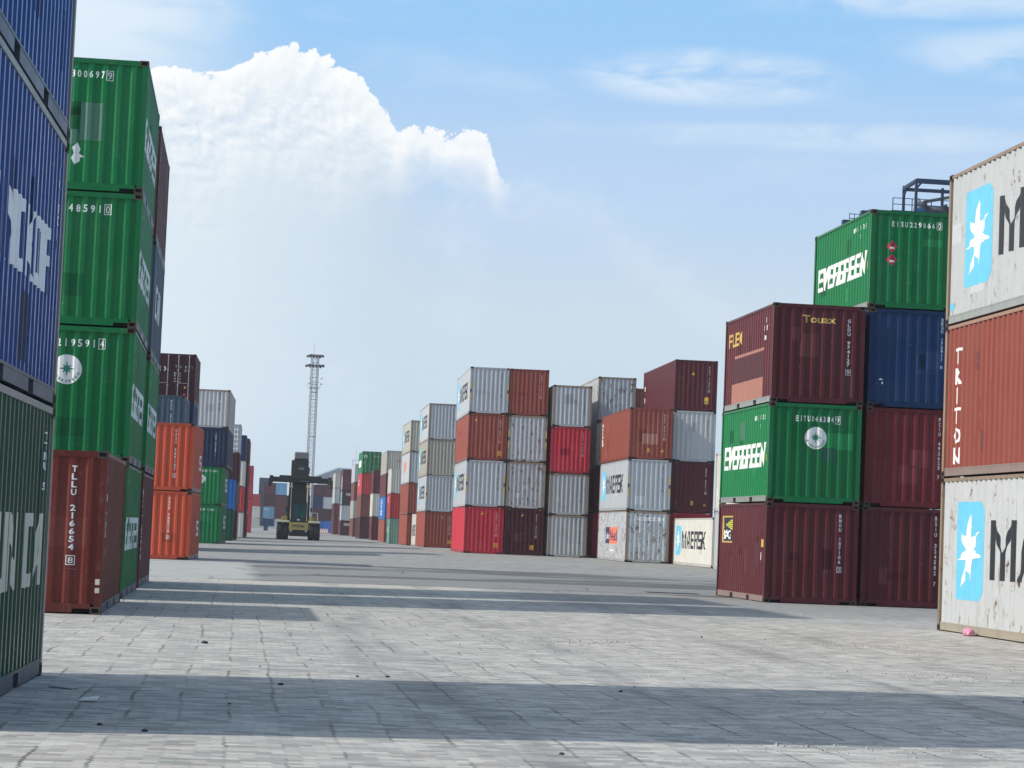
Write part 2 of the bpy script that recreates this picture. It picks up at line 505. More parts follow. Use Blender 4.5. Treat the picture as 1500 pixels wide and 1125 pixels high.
def m_posts(z0=.85, z1=1.95):
    def f(c):
        for s0 in (.012, W - .098):
            n = 5; h = (z1 - z0) / n
            for i in range(n):
                mark(c.wall['near'], c.t, 'near', polys([rect(s0, s0 + .085, z0 + i*h, z0 + (i+1)*h)]), INK_K if i == 2 else INK_G, 'height_decal')
    return f
def m_top(z=None):
    def f(c):
        z1 = c.t.H - .035
        for k in range(3):
            for s in (.24 + k * .09, W - .50 + k * .09):
                mark(c.wall['near'], c.t, 'near', polys([[(s, z1 - .05), (s + .04, z1 - .05), (s + .07, z1), (s + .03, z1)]]), INK_G, 'height_decal', .020)
    return f
def m_diamond(s, z, r):
    def f(c):
        w = c.wall['near']
        mark(w, c.t, 'near', polys([[(s, z - r), (s + r*.95, z), (s, z + r), (s - r*.95, z)]]), INK_R, 'hazard_placard')
        mark(w, c.t, 'near', polys([rect(s - r*.42, s + r*.42, z - r*.38, z - r*.05)]), INK_W, 'placard_panel', .007)
        mark(w, c.t, 'near', polys([[(s - r*.18, z + r*.12), (s + r*.18, z + r*.12), (s + r*.2, z + r*.3), (s, z + r*.62), (s - r*.16, z + r*.3)]]), INK_K, 'flame_symbol', .007)
    return f

# ------------------------------------------------------------------ a container
NCAST = {'near': 150.0}
def container(size, col, rust, label, loc, rz, group, marks=(), doors=False, rail=None, far=False, fade=.35, toprail=None, streak=.35, gloss=False):
    t = ctype(size); root = empty('shipping_container', label, 'container', loc, rz, group)
    c = CType(); c.t = t; c.root = root; c.wall = {}
    m = paint(COL[col], rust, fade, streak, .25 if gloss else .38); fm = paint([x * .85 for x in COL[col]], min(1.0, rust + .25), fade, .45)
    for k in ('left', 'right'): c.wall[k] = meshobj('side_wall', t.walls[k], root, [m])
    c.wall['far'] = meshobj('end_wall', t.walls['far'], root, [m])
    if doors:
        for leaf, bars in t.doors:
            d = meshobj('door_leaf', leaf, root, [m]); c.wall['near'] = d
            for b in bars: meshobj('locking_bar', b, d, [STEEL])
    else:
        c.wall['near'] = meshobj('end_wall', t.walls['near'], root, [m])
    meshobj('frame', t.frame, root, [toprail or fm])
    meshobj('roof', t.roof, root, [m])
    rm = rail or fm
    for k in ('left', 'right'): meshobj('bottom_rail', t.rails[k], root, [rm])
    for k in ('near', 'far'): meshobj('end_sill', t.sills[k], root, [fm])
    meshobj('underframe', t.under, root, [DARK])
    if not far:
        cm = CAST if rust < .9 else CAST
        for me in t.cast: meshobj('corner_casting', me, root, [cm, HOLE])
    else:
        for me in t.cast: meshobj('corner_casting', me, root, [fm, HOLE])
    if not far:
        rr = random.Random(label)
        for side in ('near', 'left' if loc[0] > 5 else 'right'):
            if doors and side == 'near': continue
            Ls = t.len[side]
            for k in range(2 if side == 'near' else 4):
                a = rr.uniform(.2, Ls - .9); b2 = a + rr.choice((.13, .26, .39, .52, .8)); z = rr.uniform(.2, t.H - .9); h = rr.uniform(.15, .7)
                q = rr.choice((.62, .78, 1.2) if sum(COL[col]) < .9 else (.86, .93, 1.06)); pc = paint([min(.7, x * q + (.012 if q > 1 else 0)) for x in COL[col]], 0, .2, .2)
                mark(c.wall[side], t, side, polys([rect(a, min(b2, Ls - .2), z, z + h)]), pc, 'paint_patch', .0015)
            sc_ = []
            for k in range(5 if side == 'near' else 10):
                a = rr.uniform(.2, Ls - .5); z = rr.uniform(.3, t.H - .4); l = rr.uniform(.03, .22); an = rr.uniform(-.6, .6) + (pi/2 if rr.random() < .4 else 0); w_ = rr.uniform(.004, .012)
                ux, uz = cos(an), sin(an); sc_.append([(a, z), (a + ux*l, z + uz*l), (a + ux*l - uz*w_, z + uz*l + ux*w_), (a - uz*w_*.3, z + ux*w_*.3)])
            mark(c.wall[side], t, side, polys(sc_), paint([min(.6, x * .6 + .14) for x in COL[col]], 0, .3, .3), 'scratch', .002)  # pale scratches scattered over the paint
    for f in marks: f(c)
    return c

GH = 'containers out of sight behind nearer stacks'
WORD = dict(maroon='maroon', dmaroon='dark maroon', dblue='dark blue', slate='slate', navy='navy')
def stack(ref, xy, yaw, group, levels, far=False, dx=0.0):
    """levels bottom to top: (size, colour, rust, label, marks, options)"""
    rz = radians(yaw); z = None
    for lv in levels:
        size, col, rust, label = lv[:4]
        marks = lv[4] if len(lv) > 4 else (); opt = dict(lv[5]) if len(lv) > 5 else {}
        t = ctype(size)
        ox = W/2 * (1 if ref[1] == 'l' else -1); oy = t.L/2 * (1 if ref[0] == 'n' else -1)
        jx = opt.pop('jx', 0) + random.uniform(-.012, .012); jy = opt.pop('jy', 0) + random.uniform(-.015, .015)
        ox += jx; oy += jy
        r2 = rz + radians(random.uniform(-.10, .10))
        x = xy[0] + ox * cos(r2) - oy * sin(r2); y = xy[1] + ox * sin(r2) + oy * cos(r2)
        if z is None: z = gz(x, y) + .004
        hid = label is None
        if True:
            if hid: label = WORD[col] + ' container out of sight behind nearer stacks'
            container(size, col, rust, label, (x, y, z), r2, GH if hid else group, marks, far=far, **opt)
        z += t.H + .004

# ------------------------------------------------------------------ the yard: left row, near to far
GL = 'containers stacked along the left of the lane'
GR = 'containers stacked along the right of the lane'
GF = 'containers stacked across the far end of the lane'
slate_rail = paint((.075, .085, .11), .2, .4, .4)
grey_rail = paint((.26, .255, .23), .3, .4, .5)
pale_rail = paint((.27, .285, .275), .2, .4, .5)
rosy_rail = paint((.26, .19, .17), .2, .4, .5)
tan_post = paint((.27, .20, .14), .75, .4, .6)

stack('fr', (-1.81, 22.9), -1.67, GL, [
    ('20', 'dgreen', .25, 'dark green container with broken cream letters, on the ground at the left edge',
     [m_block('UNICA', 2.35, 5.62, .88, 1.55, INK_C, 'right', .12), m_v('TTNU 5', 5.50, 1.75, 2.32, .10, INK_W, 'right')],
     dict(rail=slate_rail, toprail=grey_rail, gloss=True)),
    ('20', 'blue', .12, 'blue container with big white letters, on the dark green one at left edge',
     [m_block('SINOKOR', .9, 5.15, .98, 1.60, INK_W, 'right', .10), m_v('1 U PD 1', 5.55, 1.45, 2.35, .16, INK_W, 'right'),
      m_rect(3.1, 3.6, .25, .85, flat('dark_blue_repaint', (.006, .02, .07)), 'right')],
     dict(rail=slate_rail, toprail=grey_rail, gloss=True)),
    ('20', 'blue', .12, 'plain blue container cut off by the top left corner of the photo', [], dict(rail=slate_rail, toprail=grey_rail, gloss=True)),
])
stack('nr', (-2.10, 37.36), 0, GL, [
    ('20', 'redbrown', .45, 'red-brown container with a vertical white number, standing alone in front of the tall green stack',
     [m_v('TLLU 216654', 1.93, .98, 2.34, .085, INK_W, 'near', '8'), m_v('1 | TEL I', .55, .9, 2.2, .10, INK_W, 'right'),
      m_rect(W - .10, W - .03, .34, .42, INK_C), m_rect(W - .10, W - .03, .47, .56, INK_C)], dict(rail=slate_rail))])
wp = flat('grey_green_repaint', (.055, .17, .115))
stack('nr', (-2.13, 44.95), 0, GL, [
    ('20', 'green', .1, 'green container on the ground behind the lone red-brown one', [m_eg('right')], dict(rail=slate_rail)),
    ('20', 'green', .15, 'green container with round white emblem, behind and above the red-brown one',
     [m_eg('right'), m_emblem(1.18, 1.74, .285), m_h('EISU1219591', .30, 1.72, 2.18, 2.33), m_check('4', 1.78, 1.86, 2.18, 2.33)], dict(rail=slate_rail)),
    ('20', 'green', .15, 'green container numbered 3485910, second from the top of the tall green stack',
     [m_eg('right'), m_h('EGHU348591', .36, 1.69, 2.18, 2.33), m_check('0', 1.75, 1.83, 2.18, 2.33)], dict(rail=slate_rail)),
    ('20', 'green', .15, 'green container with torn white sticker and number 3006979, top of the tall green stack',
     [m_eg('right'), m_h('EISU300697', .53, 1.62, 2.20, 2.34), m_check('9', 1.67, 1.75, 2.19, 2.33),
      m_poly([[(1.05, .62), (1.12, .50), (1.22, .58), (1.21, .64), (1.30, .66), (1.19, .72), (1.22, .80), (1.16, .93), (1.06, .83), (1.10, .72)]], INK_W),
      m_rect(1.19, 1.62, .98, 1.72, wp), m_rect(.80, 1.16, .90, 1.18, wp)], dict(rail=slate_rail)),
])
stack('nr', (-2.13, 52.4), 0, GL, [
    ('20', 'maroon', .3, 'maroon container on the ground at the far side of the tall green stack', [m_v('TGHU 20471', .5, .6, 2.2, .09, INK_W, 'right')], dict(rail=slate_rail)),
    ('20', 'green', .15, 'green container with white letters, above the maroon one behind the tall green stack', [m_eg('right')], dict(rail=slate_rail)),
    ('20', 'slate', .15, 'slate blue container third up in the stack behind the tall green one',
     [m_block('CAI', 1.6, 4.4, 1.0, 1.75, INK_W, 'right')], dict(rail=slate_rail)),
    ('20', 'maroon', .2, 'red-brown container on top of the stack just behind the tall green stack', [m_v('GESU 31', .6, .9, 2.2, .12, INK_W, 'right')], dict(rail=slate_rail)),
])
stack('nr', (-1.81, 89.07), -2.4, GL, [
    ('20', 'orange', .35, 'faded orange-red container on the ground with a bright orange streak',
     [m_v('CAXU 700719', 1.62, .98, 2.36, .075, INK_W, 'near', '0'), m_block('IS', 3.6, 5.3, .9, 1.5, INK_W, 'right'), m_rect(.33, .5, 1.0, 1.5, flat('fresh_orange_touch_up', (.62, .10, .02)))], dict(rail=rosy_rail)),
    ('20', 'orange', .3, 'bright orange container with dark scorch, on top of the faded orange one',
     [m_v('CAXU 269147', 1.74, .75, 2.36, .075, INK_W, 'near', '2'), m_block('IS', 3.6, 5.3, .9, 1.5, INK_W, 'right')], dict(rail=rosy_rail))])
stack('nr', (-2.95, 118), -1.2, GL, [
    ('20', 'maroon', .2, None), ('20', 'maroon', .2, 'maroon container hidden behind the two orange ones, under the slate blue one'),
    ('20', 'slate', .15, 'slate blue container behind and above the two orange ones',
     [m_v('MSKU 2914702', 1.75, .7, 2.36, .08), m_block('MA', 2.9, 5.6, .35, 1.1, INK_W, 'right')])])
stack('nr', (-2.65, 124.9), -1.2, GL, [
    ('20', 'maroon', .2, None), ('20', 'dblue', .2, None),
    ('20', 'dblue', .15, 'dark blue container whose side shows under the maroon one with doors', [m_v('22 G1', 3.4, .6, 2.0, .2, INK_W, 'right')]),
    ('20', 'dmaroon', .15, 'dark maroon container showing its closed doors with white lettering, high above the orange ones',
     [m_h('tex', .25, 1.0, 1.62, 1.95, INK_W), m_h('TEMU', 1.36, 1.66, 1.82, 1.96), m_h('108217 2', 1.82, 2.26, 1.82, 1.96), m_h('22G1', 1.82, 2.06, 1.64, 1.76),
      m_h('MAX. GR.', 1.30, 1.66, 1.50, 1.58), m_h('30480 KG', 1.30, 1.66, 1.36, 1.45), m_h('TARE 2230', 1.30, 1.66, 1.20, 1.28), m_h('CU. 33.2', 1.30, 1.66, 1.06, 1.14),
      m_rect(1.86, 2.06, .74, .84, INK_Y, 'near', 'warning_label', .012), m_rect(1.84, 2.16, .22, .46, INK_R, 'near', 'red_label', .012)], dict(doors=True))], far=True)
stack('nr', (-1.19, 157.6), -1.6, GL, [
    ('40', 'green', .1, 'green container on the ground beyond the orange stack', [m_h('EGHU 710843', 1.05, 2.0, 2.2, 2.36), m_block('EG', 6, 10, 1.0, 1.9, INK_W, 'right')]),
    ('40', 'green', .1, 'green container with half a round white emblem showing beside the orange stack', [m_h('EGHU 711048', 1.05, 2.05, 2.2, 2.36), m_emblem(1.0, 1.72, .30), m_block('EG', 6, 10, 1.0, 1.9, INK_W, 'right')]),
    ('40', 'navy', .1, 'navy container between the pale grey top box and the two green ones', [m_v('CLHU 871302 1', 1.62, .7, 2.2, .06)], dict(jx=.25)),
    ('40', 'lgrey', .35, 'pale grey container with a rusty edge on top beyond the orange ones', [m_v('MSKU 8137', 1.75, 1.1, 2.4, .09, INK_K), m_rect(.02, .22, 2.0, 2.45, INK_R)], dict(jx=.25, toprail=tan_post))])
stack('nr', (-.44, 197.9), -1.0, GL, [
    ('20', 'dgreen', .2, 'small green container at the foot of a stack with white vertical letters', [m_v('CHINA SHIP', .5, .4, 2.2, .5, INK_W, 'right')]),
    ('20', 'bblue', .1, 'bright blue container on the small green one beyond the orange stack', [])], far=True)
def slats(c):
    for k in range(5):
        mark(c.wall['near'], c.t, 'near', polys([rect(.2, W - .2, .35 + k * .43, .47 + k * .43)]), INK_W, 'white_band')
stack('nr', (-.15, 209.9), -1.0, GL, [
    ('20', 'dmaroon', .2, 'dark maroon container on the ground beyond the small green one', []),
    ('20', 'dgrey', .2, 'dark grey ribbed container beside the bright blue one', [slats]),
    ('20', 'dmaroon', .2, 'dark maroon container below the ribbed grey one', [m_v('TRLU 3', .25, .6, 2.1, .10)]),
    ('20', 'grey', .3, 'grey container with white horizontal bands on its end, top of its stack', [slats])], far=True)
stack('nr', (.44, 235), -1.0, GL, [
    ('20', 'white', .3, 'off-white container on the ground far along the left row', []),
    ('20', 'brred', .15, 'bright red container between two off-white ones far along the left row', [m_v('22G1', .5, .5, 2.3, .2)]),
    ('20', 'white', .3, 'off-white container under the blue one far along the left row', []),
    ('20', 'dblue', .1, 'blue container on top of a stack far along the left row', [m_v('AB', 1.6, 1.6, 2.4, .3)])], far=True)
stack('nr', (.78, 244.5), -1.0, GL, [
    ('40', 'maroon', .2, 'bottom one of four all-maroon containers far along the left row', []),
    ('40', 'maroon', .2, 'second from the ground of four all-maroon containers', []),
    ('40', 'maroon', .2, 'third from the ground of four all-maroon containers', []),
    ('40', 'maroon', .2, 'top one of four all-maroon containers far along the left row', [])], far=True)
stack('nr', (1.97, 362), -.6, GL, [
    ('40', 'red', .05, 'bottom one of four bright red containers at the far end of the left row', []),
    ('40', 'red', .05, 'second from the ground of four bright red containers', []),
    ('40', 'red', .05, 'third from the ground of four bright red containers', []),
    ('40', 'red', .05, 'top one of four bright red containers at the far end of the left row', [])], far=True)

# ------------------------------------------------------------------ right side, near to far
DK = flat('dark_maroon_repaint', (.07, .012, .020)); SAL = flat('salmon_faded_paint', (.38, .165, .125))
def bag_sign(c):
    w = c.wall['left']
    a, b, z0, z1 = .55, 1.85, 1.50, 2.24
    mark(w, c.t, 'left', polys([rect(a, b, z0, z1)]), INK_G, 'sign_border', .003)
    mark(w, c.t, 'left', polys([rect(a + .07, b - .07, z0 + .04, z1 - .04)]), INK_K, 'sign_panel', .005)
    mark(w, c.t, 'left', fit(text2d('BAG', 1.0, .02), a + .12, b - .18, z0 + .08, z0 + .36), INK_W, 'lettering', .008)
    mark(w, c.t, 'left', polys([[(a + .38, 1.99), (b - .1, 1.86 + k * .06), (b - .1, 1.90 + k * .06)] for k in range(5)]), flat('ray_yellow', (.62, .60, .05)), 'sun_rays', .008)
    mark(w, c.t, 'left', polys([[(a + .16, z0 + .40), (a + .26, z0 + .40), (a + .24, z0 + .62)]]), INK_W, 'lighthouse', .008)
def flex_logo(c):
    mark(c.wall['left'], c.t, 'left', block('FLEX', .48, 2.15, 1.78, 2.16, .05), INK_G, 'lettering')
stack('nl', (13.54, 58.86), 0, GR, [
    ('20', 'maroon', .2, 'maroon container with a black square sign, on the ground by the grey road',
     [bag_sign, m_v('BMOU 107106', 1.96, 1.04, 2.34, .075, INK_W, 'near', '3'), m_rect(5.5, 5.62, 1.42, 1.62, INK_G, 'left'), m_rect(5.42, 5.54, 1.08, 1.28, INK_W, 'left'),
      m_rect(4.75, 5.15, .9, 1.55, DK, 'left')], dict(rail=rosy_rail)),
    ('20', 'green', .15, 'green container with round white emblem, between two maroon ones at right',
     [m_eg('left'), m_emblem(1.24, 1.70, .29), m_h('EITU046384', .70, 1.70, 2.12, 2.27), m_check('9', 1.77, 1.85, 2.11, 2.26),
      m_rect(1.38, 1.80, 1.12, 1.46, flat('dark_green_repaint', (.006, .11, .055))), m_rect(2.5, 2.9, 1.7, 2.2, flat('grey_smudge', (.05, .15, .10)), 'left')], dict(rail=pale_rail)),
    ('20', 'maroon', .2, 'maroon container with gold lettering on its end, top of the stack beside the grey road',
     [flex_logo, m_h('Touax', .77, 1.66, 2.10, 2.30, INK_G, 'near', .022), m_v('GLDU 974127', 2.02, .98, 2.24, .085, INK_W, 'near', '9'),
      m_rect(1.05, 4.95, .72, 1.42, DK, 'left'), m_rect(1.05, 4.95, .17, .72, SAL, 'left'), m_rect(1.2, 5.0, 1.42, 1.50, SAL, 'left'),
      m_h('L', 5.05, 5.2, 2.14, 2.28, INK_W, 'left'), m_h('1717', 4.95, 5.5, 1.92, 2.06, INK_W, 'left'), m_h('32', 4.95, 5.25, 1.68, 1.80, INK_W, 'left'),
      m_rect(1.88, 2.18, .20, .80, DK)], dict(rail=pale_rail)),
])
stack('nl', (16.10, 58.95), 0, GR, [
    ('20', 'maroon', .2, 'maroon container on the ground just right of the black-sign one', [m_v('BSIU 324582 7', 1.98, .55, 2.40, .07)], dict(rail=rosy_rail)),
    ('20', 'dred', .2, 'dark red container under the dark blue one at right', [m_v('FCIU 492623 7', 1.98, .75, 2.38, .07)], dict(rail=rosy_rail, jx=.03)),
    ('20', 'dblue', .12, 'dark blue container under the topmost green one at right', [m_v('SEGU 172911 0', 1.96, 1.05, 2.40, .07), m_poly([[(.28, .70), (.42, .72), (.33, .76)], [(.36, .62), (.42, .60), (.40, .68)]], INK_W)], dict(jx=.03)),
    ('20', 'green', .12, 'green container with two red diamond placards, top of the tallest right stack',
     [m_eg('left'), m_h('EISU229066', .56, 1.72, 2.16, 2.30), m_check('0', 1.80, 1.88, 2.16, 2.30), m_diamond(.58, 1.63, .165), m_diamond(.58, 1.28, .165)], dict(rail=pale_rail)),
])
def crl(c):
    w = c.wall['left']
    for i, ch in enumerate('TRITON'):
        z = 2.42 - i * .375
        mark(w, c.t, 'left', fit(text2d(ch, 1.0, .02), .62 if ch != 'I' else .75, .98 if ch != 'I' else .85, z - .31, z), INK_W, 'lettering')
    dkp = flat('dark_red_repaint', (.14, .03, .03))
    for s, z, h in ((1.90, 2.12, .14), (1.90, 1.94, .12), (2.08, 1.16, .26), (2.08, .80, .24), (2.26, .46, .36)):
        mark(w, c.t, 'left', polys([rect(s, s + .12, z, z + h)]), dkp, 'paint_patch', .003)
blue_dot = lambda c: mark(c.wall['left'], c.t, 'left', polys([rect(.22, .38, .27, .40)]), INK_S, 'blue_sticker')
stack('fl', (13.26, 43.05), 0, GR, [
    ('40h', 'lgrey', .82, 'rusty grey container with a star panel, on the ground at the right edge', [m_maersk(), m_top()], dict(toprail=tan_post, rail=paint((.30, .27, .21), .5, .4, .5))),
    ('40h', 'brownred', .15, 'brick red container with vertical white letters at the right edge', [crl], dict(rail=rosy_rail, toprail=paint((.30, .17, .12), .4, .4, .4))),
    ('40h', 'lgrey', .72, 'grey star container on top of the brick red one at right edge', [m_maersk(), blue_dot], dict(toprail=tan_post, rail=pale_rail)),
])
def dside(t='MSKU 8'): return m_v(t + '40127 5', .5, .9, 2.5, .09, INK_W, 'left')
nv = lambda t='MSKU 90241', m=INK_N, z1=2.55: m_v(t, 1.98, z1 - 1.25, z1, .07, m, 'near', '6')
dx, dy = cos(radians(-1.6)), sin(radians(-1.6))
stack('nl', (13.93, 143.7), -1.6, GR, [
    ('40h', 'red', .08, 'crimson red container on the ground at the near corner of the far right block', [nv('SUDU 69382', INK_W), m_tri(1.1, 2.42), m_sq(1.88, .40), m_top()]),
    ('40h', 'grey', .22, 'grey star container resting on the crimson one', [m_maersk(), nv(), m_posts()]),
    ('40h', 'brownred', .12, 'brick red container with yellow labels between two grey star ones, above the crimson one', [nv('MSKU 95311', INK_W), m_tri(.45, 2.42), m_sq(1.88, .30), m_top()]),
    ('40h', 'grey', .2, 'grey star container at the top corner of the far right block', [m_maersk(), nv(), m_posts()])])
stack('nl', (13.93 + 2.5 * dx, 143.7 + 2.5 * dy), -1.6, GR, [
    ('40h', 'dmaroon', .1, 'dark maroon container on the ground beside the crimson one', [nv('MRKU 20753', INK_W), m_tri(1.1, 2.42), m_sq(1.62, .35), m_top()]),
    ('40h', 'grey', .95, 'grey container with its left post rusted brown, above the dark maroon one', [nv()], dict(toprail=tan_post)),
    ('40h', 'grey', .85, 'grey container spotted with rust and yellow posts, below the top brick red one', [m_posts()], dict(toprail=tan_post)),
    ('40h', 'brownred', .15, 'brick red container on top beside the corner grey star one', [nv('GESU 57214', INK_W)])])
stack('nl', (19.12, 143.2), -1.6, GR, [
    ('40', 'grey', .35, 'grey container on the ground beside the dark maroon one, alone in its narrow column', [nv('MSKU 46190', INK_N, 2.3)], dict(toprail=tan_post)),
    ('40', 'grey', .6, 'grey rust-flecked container just under the vivid red one', [nv('MSKU 31704', INK_N, 2.3)], dict(toprail=tan_post)),
    ('40h', 'red', .05, 'vivid red container between grey ones in the narrow column', [nv('SUDU 51730', INK_W), m_top()]),
    ('40', 'grey', .35, 'grey container on top of the vivid red one in the narrow column', [nv('MSKU 70412', INK_N, 2.3)], dict(toprail=tan_post))])
def dhld(c):
    w = c.wall['left']
    mark(w, c.t, 'left', polys([rect(3.6, 5.3, .98, 1.95)]), INK_N, 'emblem_panel', .003); mark(w, c.t, 'left', polys([rect(5.3, 8.6, .98, 1.95)]), INK_O, 'emblem_panel', .003)
    mark(w, c.t, 'left', fit(text2d('p&o', 1.0, .02), 3.8, 5.2, 1.15, 1.6), INK_W, 'lettering', .006)
    mark(w, c.t, 'left', fit(text2d('Nedl', 1.0, .01), 5.5, 8.4, 1.15, 1.8), INK_N, 'lettering', .006)
    mark(w, c.t, 'left', polys([rect(5.6, 7.2, .55, .63)]), INK_W, 'lettering', .004)
def num_bar(c):
    mark(c.wall['near'], c.t, 'near', polys([rect(.60, 2.12, 2.36, 2.54)]), INK_W, 'number_plate', .003)
    mark(c.wall['near'], c.t, 'near', fit(text2d('POCU 104 82 15', 1.0, .004), .66, 2.06, 2.40, 2.50), INK_N, 'lettering', .006)
stack('nl', (21.58, 128.7), -1.4, GR, [
    ('40h', 'grey', 1.0, 'grey container stained and blotched with rust, on the ground under a clean grey star one', [dhld, num_bar], dict(toprail=tan_post)),
    ('40h', 'grey', .15, 'clean grey star container with yellow posts on the blotched rusty one', [m_maersk(), nv(), m_posts()]),
    ('40h', 'brownred', .1, 'brick red container with a faded patch on its end, on the clean grey star one',
     [nv('MSKU 80312', INK_W), m_sq(1.05, .42, .14, .2), m_tri(1.9, .44), m_rect(.75, 1.6, .85, 1.45, SAL), m_v('PRKCLM', .7, 1.0, 2.4, .4, INK_W, 'left')])])
stack('nl', (24.22, 129.6), -1.4, GR, [
    ('40h', 'red', .1, 'dark red container on the ground mostly hidden behind an off-white star one', [m_top()]),
    ('40h', 'maroon', .12, 'maroon container with yellow labels above the off-white star one', [nv('MSKU 60771', INK_W), m_sq(1.15, .45, .14, .24), m_tri(1.95, .42), m_top()]),
    ('40h', 'lgrey', .15, 'plain light grey container between two maroon ones', [m_v('MSKU 7', 1.98, 1.5, 2.4, .06, INK_N)]),
    ('40h', 'maroon', .12, 'maroon container with pinkish side, highest in the far right block', [nv('PONU 71806', INK_W), m_tri(1.05, 2.05), m_sq(1.72, .42, .26, .38), m_v('I B L', .6, .2, 2.0, .4, INK_W, 'left')])])
stack('fl', (24.35, 129.15), -1.2, GR, [
    ('40', 'white', .42, 'off-white container with a star and black letters, standing in front of the dark red one', [m_maersk()])])
stack('fl', (23.70, 114.8), 0, GR, [
    ('40h', 'lgrey', .4, 'pale container showing a strip of star panel beside the black-sign maroon one', [m_maersk()]),
    ('40h', 'white', .3, 'white container strip seen between the green emblem one and the maroon far one', [m_maersk()])])
stack('nl', (22.48, 146.8), -1.4, GR, [
    ('40h', 'red', .1, 'dark red container at the foot of the shadowed gap behind the blotched one', []),
    ('40h', 'maroon', .3, 'maroon container second up in the shadowed gap', []),
    ('40h', 'beige', .9, 'rust-brown container third up in the shadowed gap', []),
    ('40h', 'grey', .92, 'grey container with rust streaks topping the stack behind the vivid red one', [], dict(toprail=tan_post))])
stack('nl', (26.4, 156.0), -1.0, GR, [
    ('40h', 'maroon', .2, None), ('40h', 'maroon', .2, None), ('40h', 'maroon', .2, None),
    ('40h', 'brown', .6, 'rusty brown container glimpsed between the rust-streaked grey one and the highest maroon one', [])], far=True)
stack('nl', (14.83, 186), -1.1, GR, [
    ('40h', 'brownred', .12, 'brick red container with yellow square label on the ground left of the crimson one', [nv('MSKU 55820', INK_W), m_tri(1.4, 2.4), m_sq(1.9, .35)]),
    ('40h', 'grey', .2, 'grey star container on the brick red one left of the crimson one', [m_maersk(), nv(), m_posts()]),
    ('40h', 'beige', .7, 'stained beige star container between two grey star ones', [m_maersk(), nv()], dict(toprail=tan_post)),
    ('40h', 'grey', .25, 'grey star container on top of the stained beige one', [m_maersk(), nv()], dict(toprail=tan_post))], far=True)
stack('nl', (15.82, 208.1), -.6, GR, [
    ('20h', 'white', .2, 'narrow slice of white lettered container on the ground between brick red ones', [m_block('MAER', .8, 5.2, .9, 1.9, INK_K, 'left')])], far=True)
def coral(c):
    mark(c.wall['left'], c.t, 'left', polys([rect(5.2, 7.4, 1.2, 2.1)]), INK_O, 'emblem_panel', .003)
    mark(c.wall['left'], c.t, 'left', polys([rect(3.6, 5.2, 1.0, 1.9)]), flat('pale_purple_paint', (.35, .33, .42)), 'emblem_panel', .003)
stack('nl', (15.46, 214.4), -.4, GR, [
    ('40h', 'brownred', .15, 'brick red container on the ground left of the narrow white slice', []),
    ('40h', 'brownred', .15, 'brick red container second up under the coral-marked grey one', []),
    ('40h', 'grey', .35, 'grey container with a coral mark on its side', [coral], dict(toprail=tan_post)),
    ('40h', 'beige', .4, 'beige star container on top of the coral-marked grey one', [m_maersk()], dict(toprail=tan_post))], far=True)
sm = flat('sage_dark_repaint', (.06, .17, .11))
stack('nl', (15.52, 240.4), -.3, GR, [
    ('20', 'sage', .25, 'pale sage green container on the ground far along the right row', [m_rect(.5, 2.4, .1, 1.1, sm, 'left'), m_rect(1.6, 4.0, 1.1, 1.8, INK_C, 'left')]),
    ('20', 'brred', .2, 'red container on the pale sage green one', [m_rect(1.0, 4.0, .25, 1.4, flat('dusky_red', (.28, .07, .06)), 'left'), m_h('1', 1.9, 2.5, 1.7, 2.3, INK_W, 'left')]),
    ('20', 'white', .2, 'white container on the red one far along the right row', [m_h('T', 1.2, 2.0, 1.6, 2.2, INK_R, 'left')])], far=True)
stack('nl', (16.36, 262.5), -.3, GR, [
    ('40', 'brownred', .15, 'dull red container at the foot of the stack left of the pale sage one', []),
    ('40', 'bblue', .1, 'bright blue container with white lettering on its side in the right row', [m_v('CULINE', 5, .4, 2.3, 3, INK_W, 'left')]),
    ('40', 'maroon', .2, 'maroon container above the bright blue one in the right row', []),
    ('40', 'beige', .3, 'beige container with a red word on its end, topping the stack behind the sage one', [m_h('GOLD', 1.1, 2.35, 1.35, 1.65, INK_R)])], far=True)
stack('nl', (16.5, 289.7), -.3, GR, [
    ('20h', 'maroon', .2, 'plum red container on the ground left of the dull red one', []),
    ('20h', 'white', .2, 'white container with coral letters on its side in the right row', [m_h('TS', 1.5, 4.0, 1.2, 1.8, INK_O, 'left'), m_rect(1.5, 1.75, 1.9, 2.4, INK_N)]),
    ('20h', 'maroon', .2, 'plum red container above the white one with coral letters', [])], far=True)
stack('nl', (15.99, 307.9), -.3, GR, [
    ('40h', 'dmaroon', .1, 'purple-brown container on the ground under the stack topped by green doors', [m_rect(1.2, 1.9, 2.1, 2.5, INK_G)]),
    ('40h', 'brown', .2, 'brown container second up under the stack topped by green doors', []),
    ('40h', 'brred', .15, 'red container just below the green one with doors', [m_v('AB', 4, 1.2, 2.2, 2, INK_W, 'left')]),
    ('40h', 'green', .1, 'green container with its doors facing the lane, topping the right row', [m_rect(1.6, 8, .9, 1.8, INK_W, 'left'), m_emblem(.36, 2.2, .26), m_h('EMCU', 1.5, 2.25, 2.15, 2.35), m_rect(.24, .42, 1.30, 1.48, INK_W)], dict(doors=True))], far=True)
stack('nl', (18.12, 371.5), -.3, GR, [
    ('40h', 'brown', .2, 'brown container on the ground deep in the right row', []), ('40h', 'beige', .3, 'beige container second up deep in the right row', []),
    ('40h', 'brown', .2, 'brown container third up deep in the right row', []), ('40h', 'grey', .3, 'grey container on top deep in the right row, left of the green doors', [])], far=True)
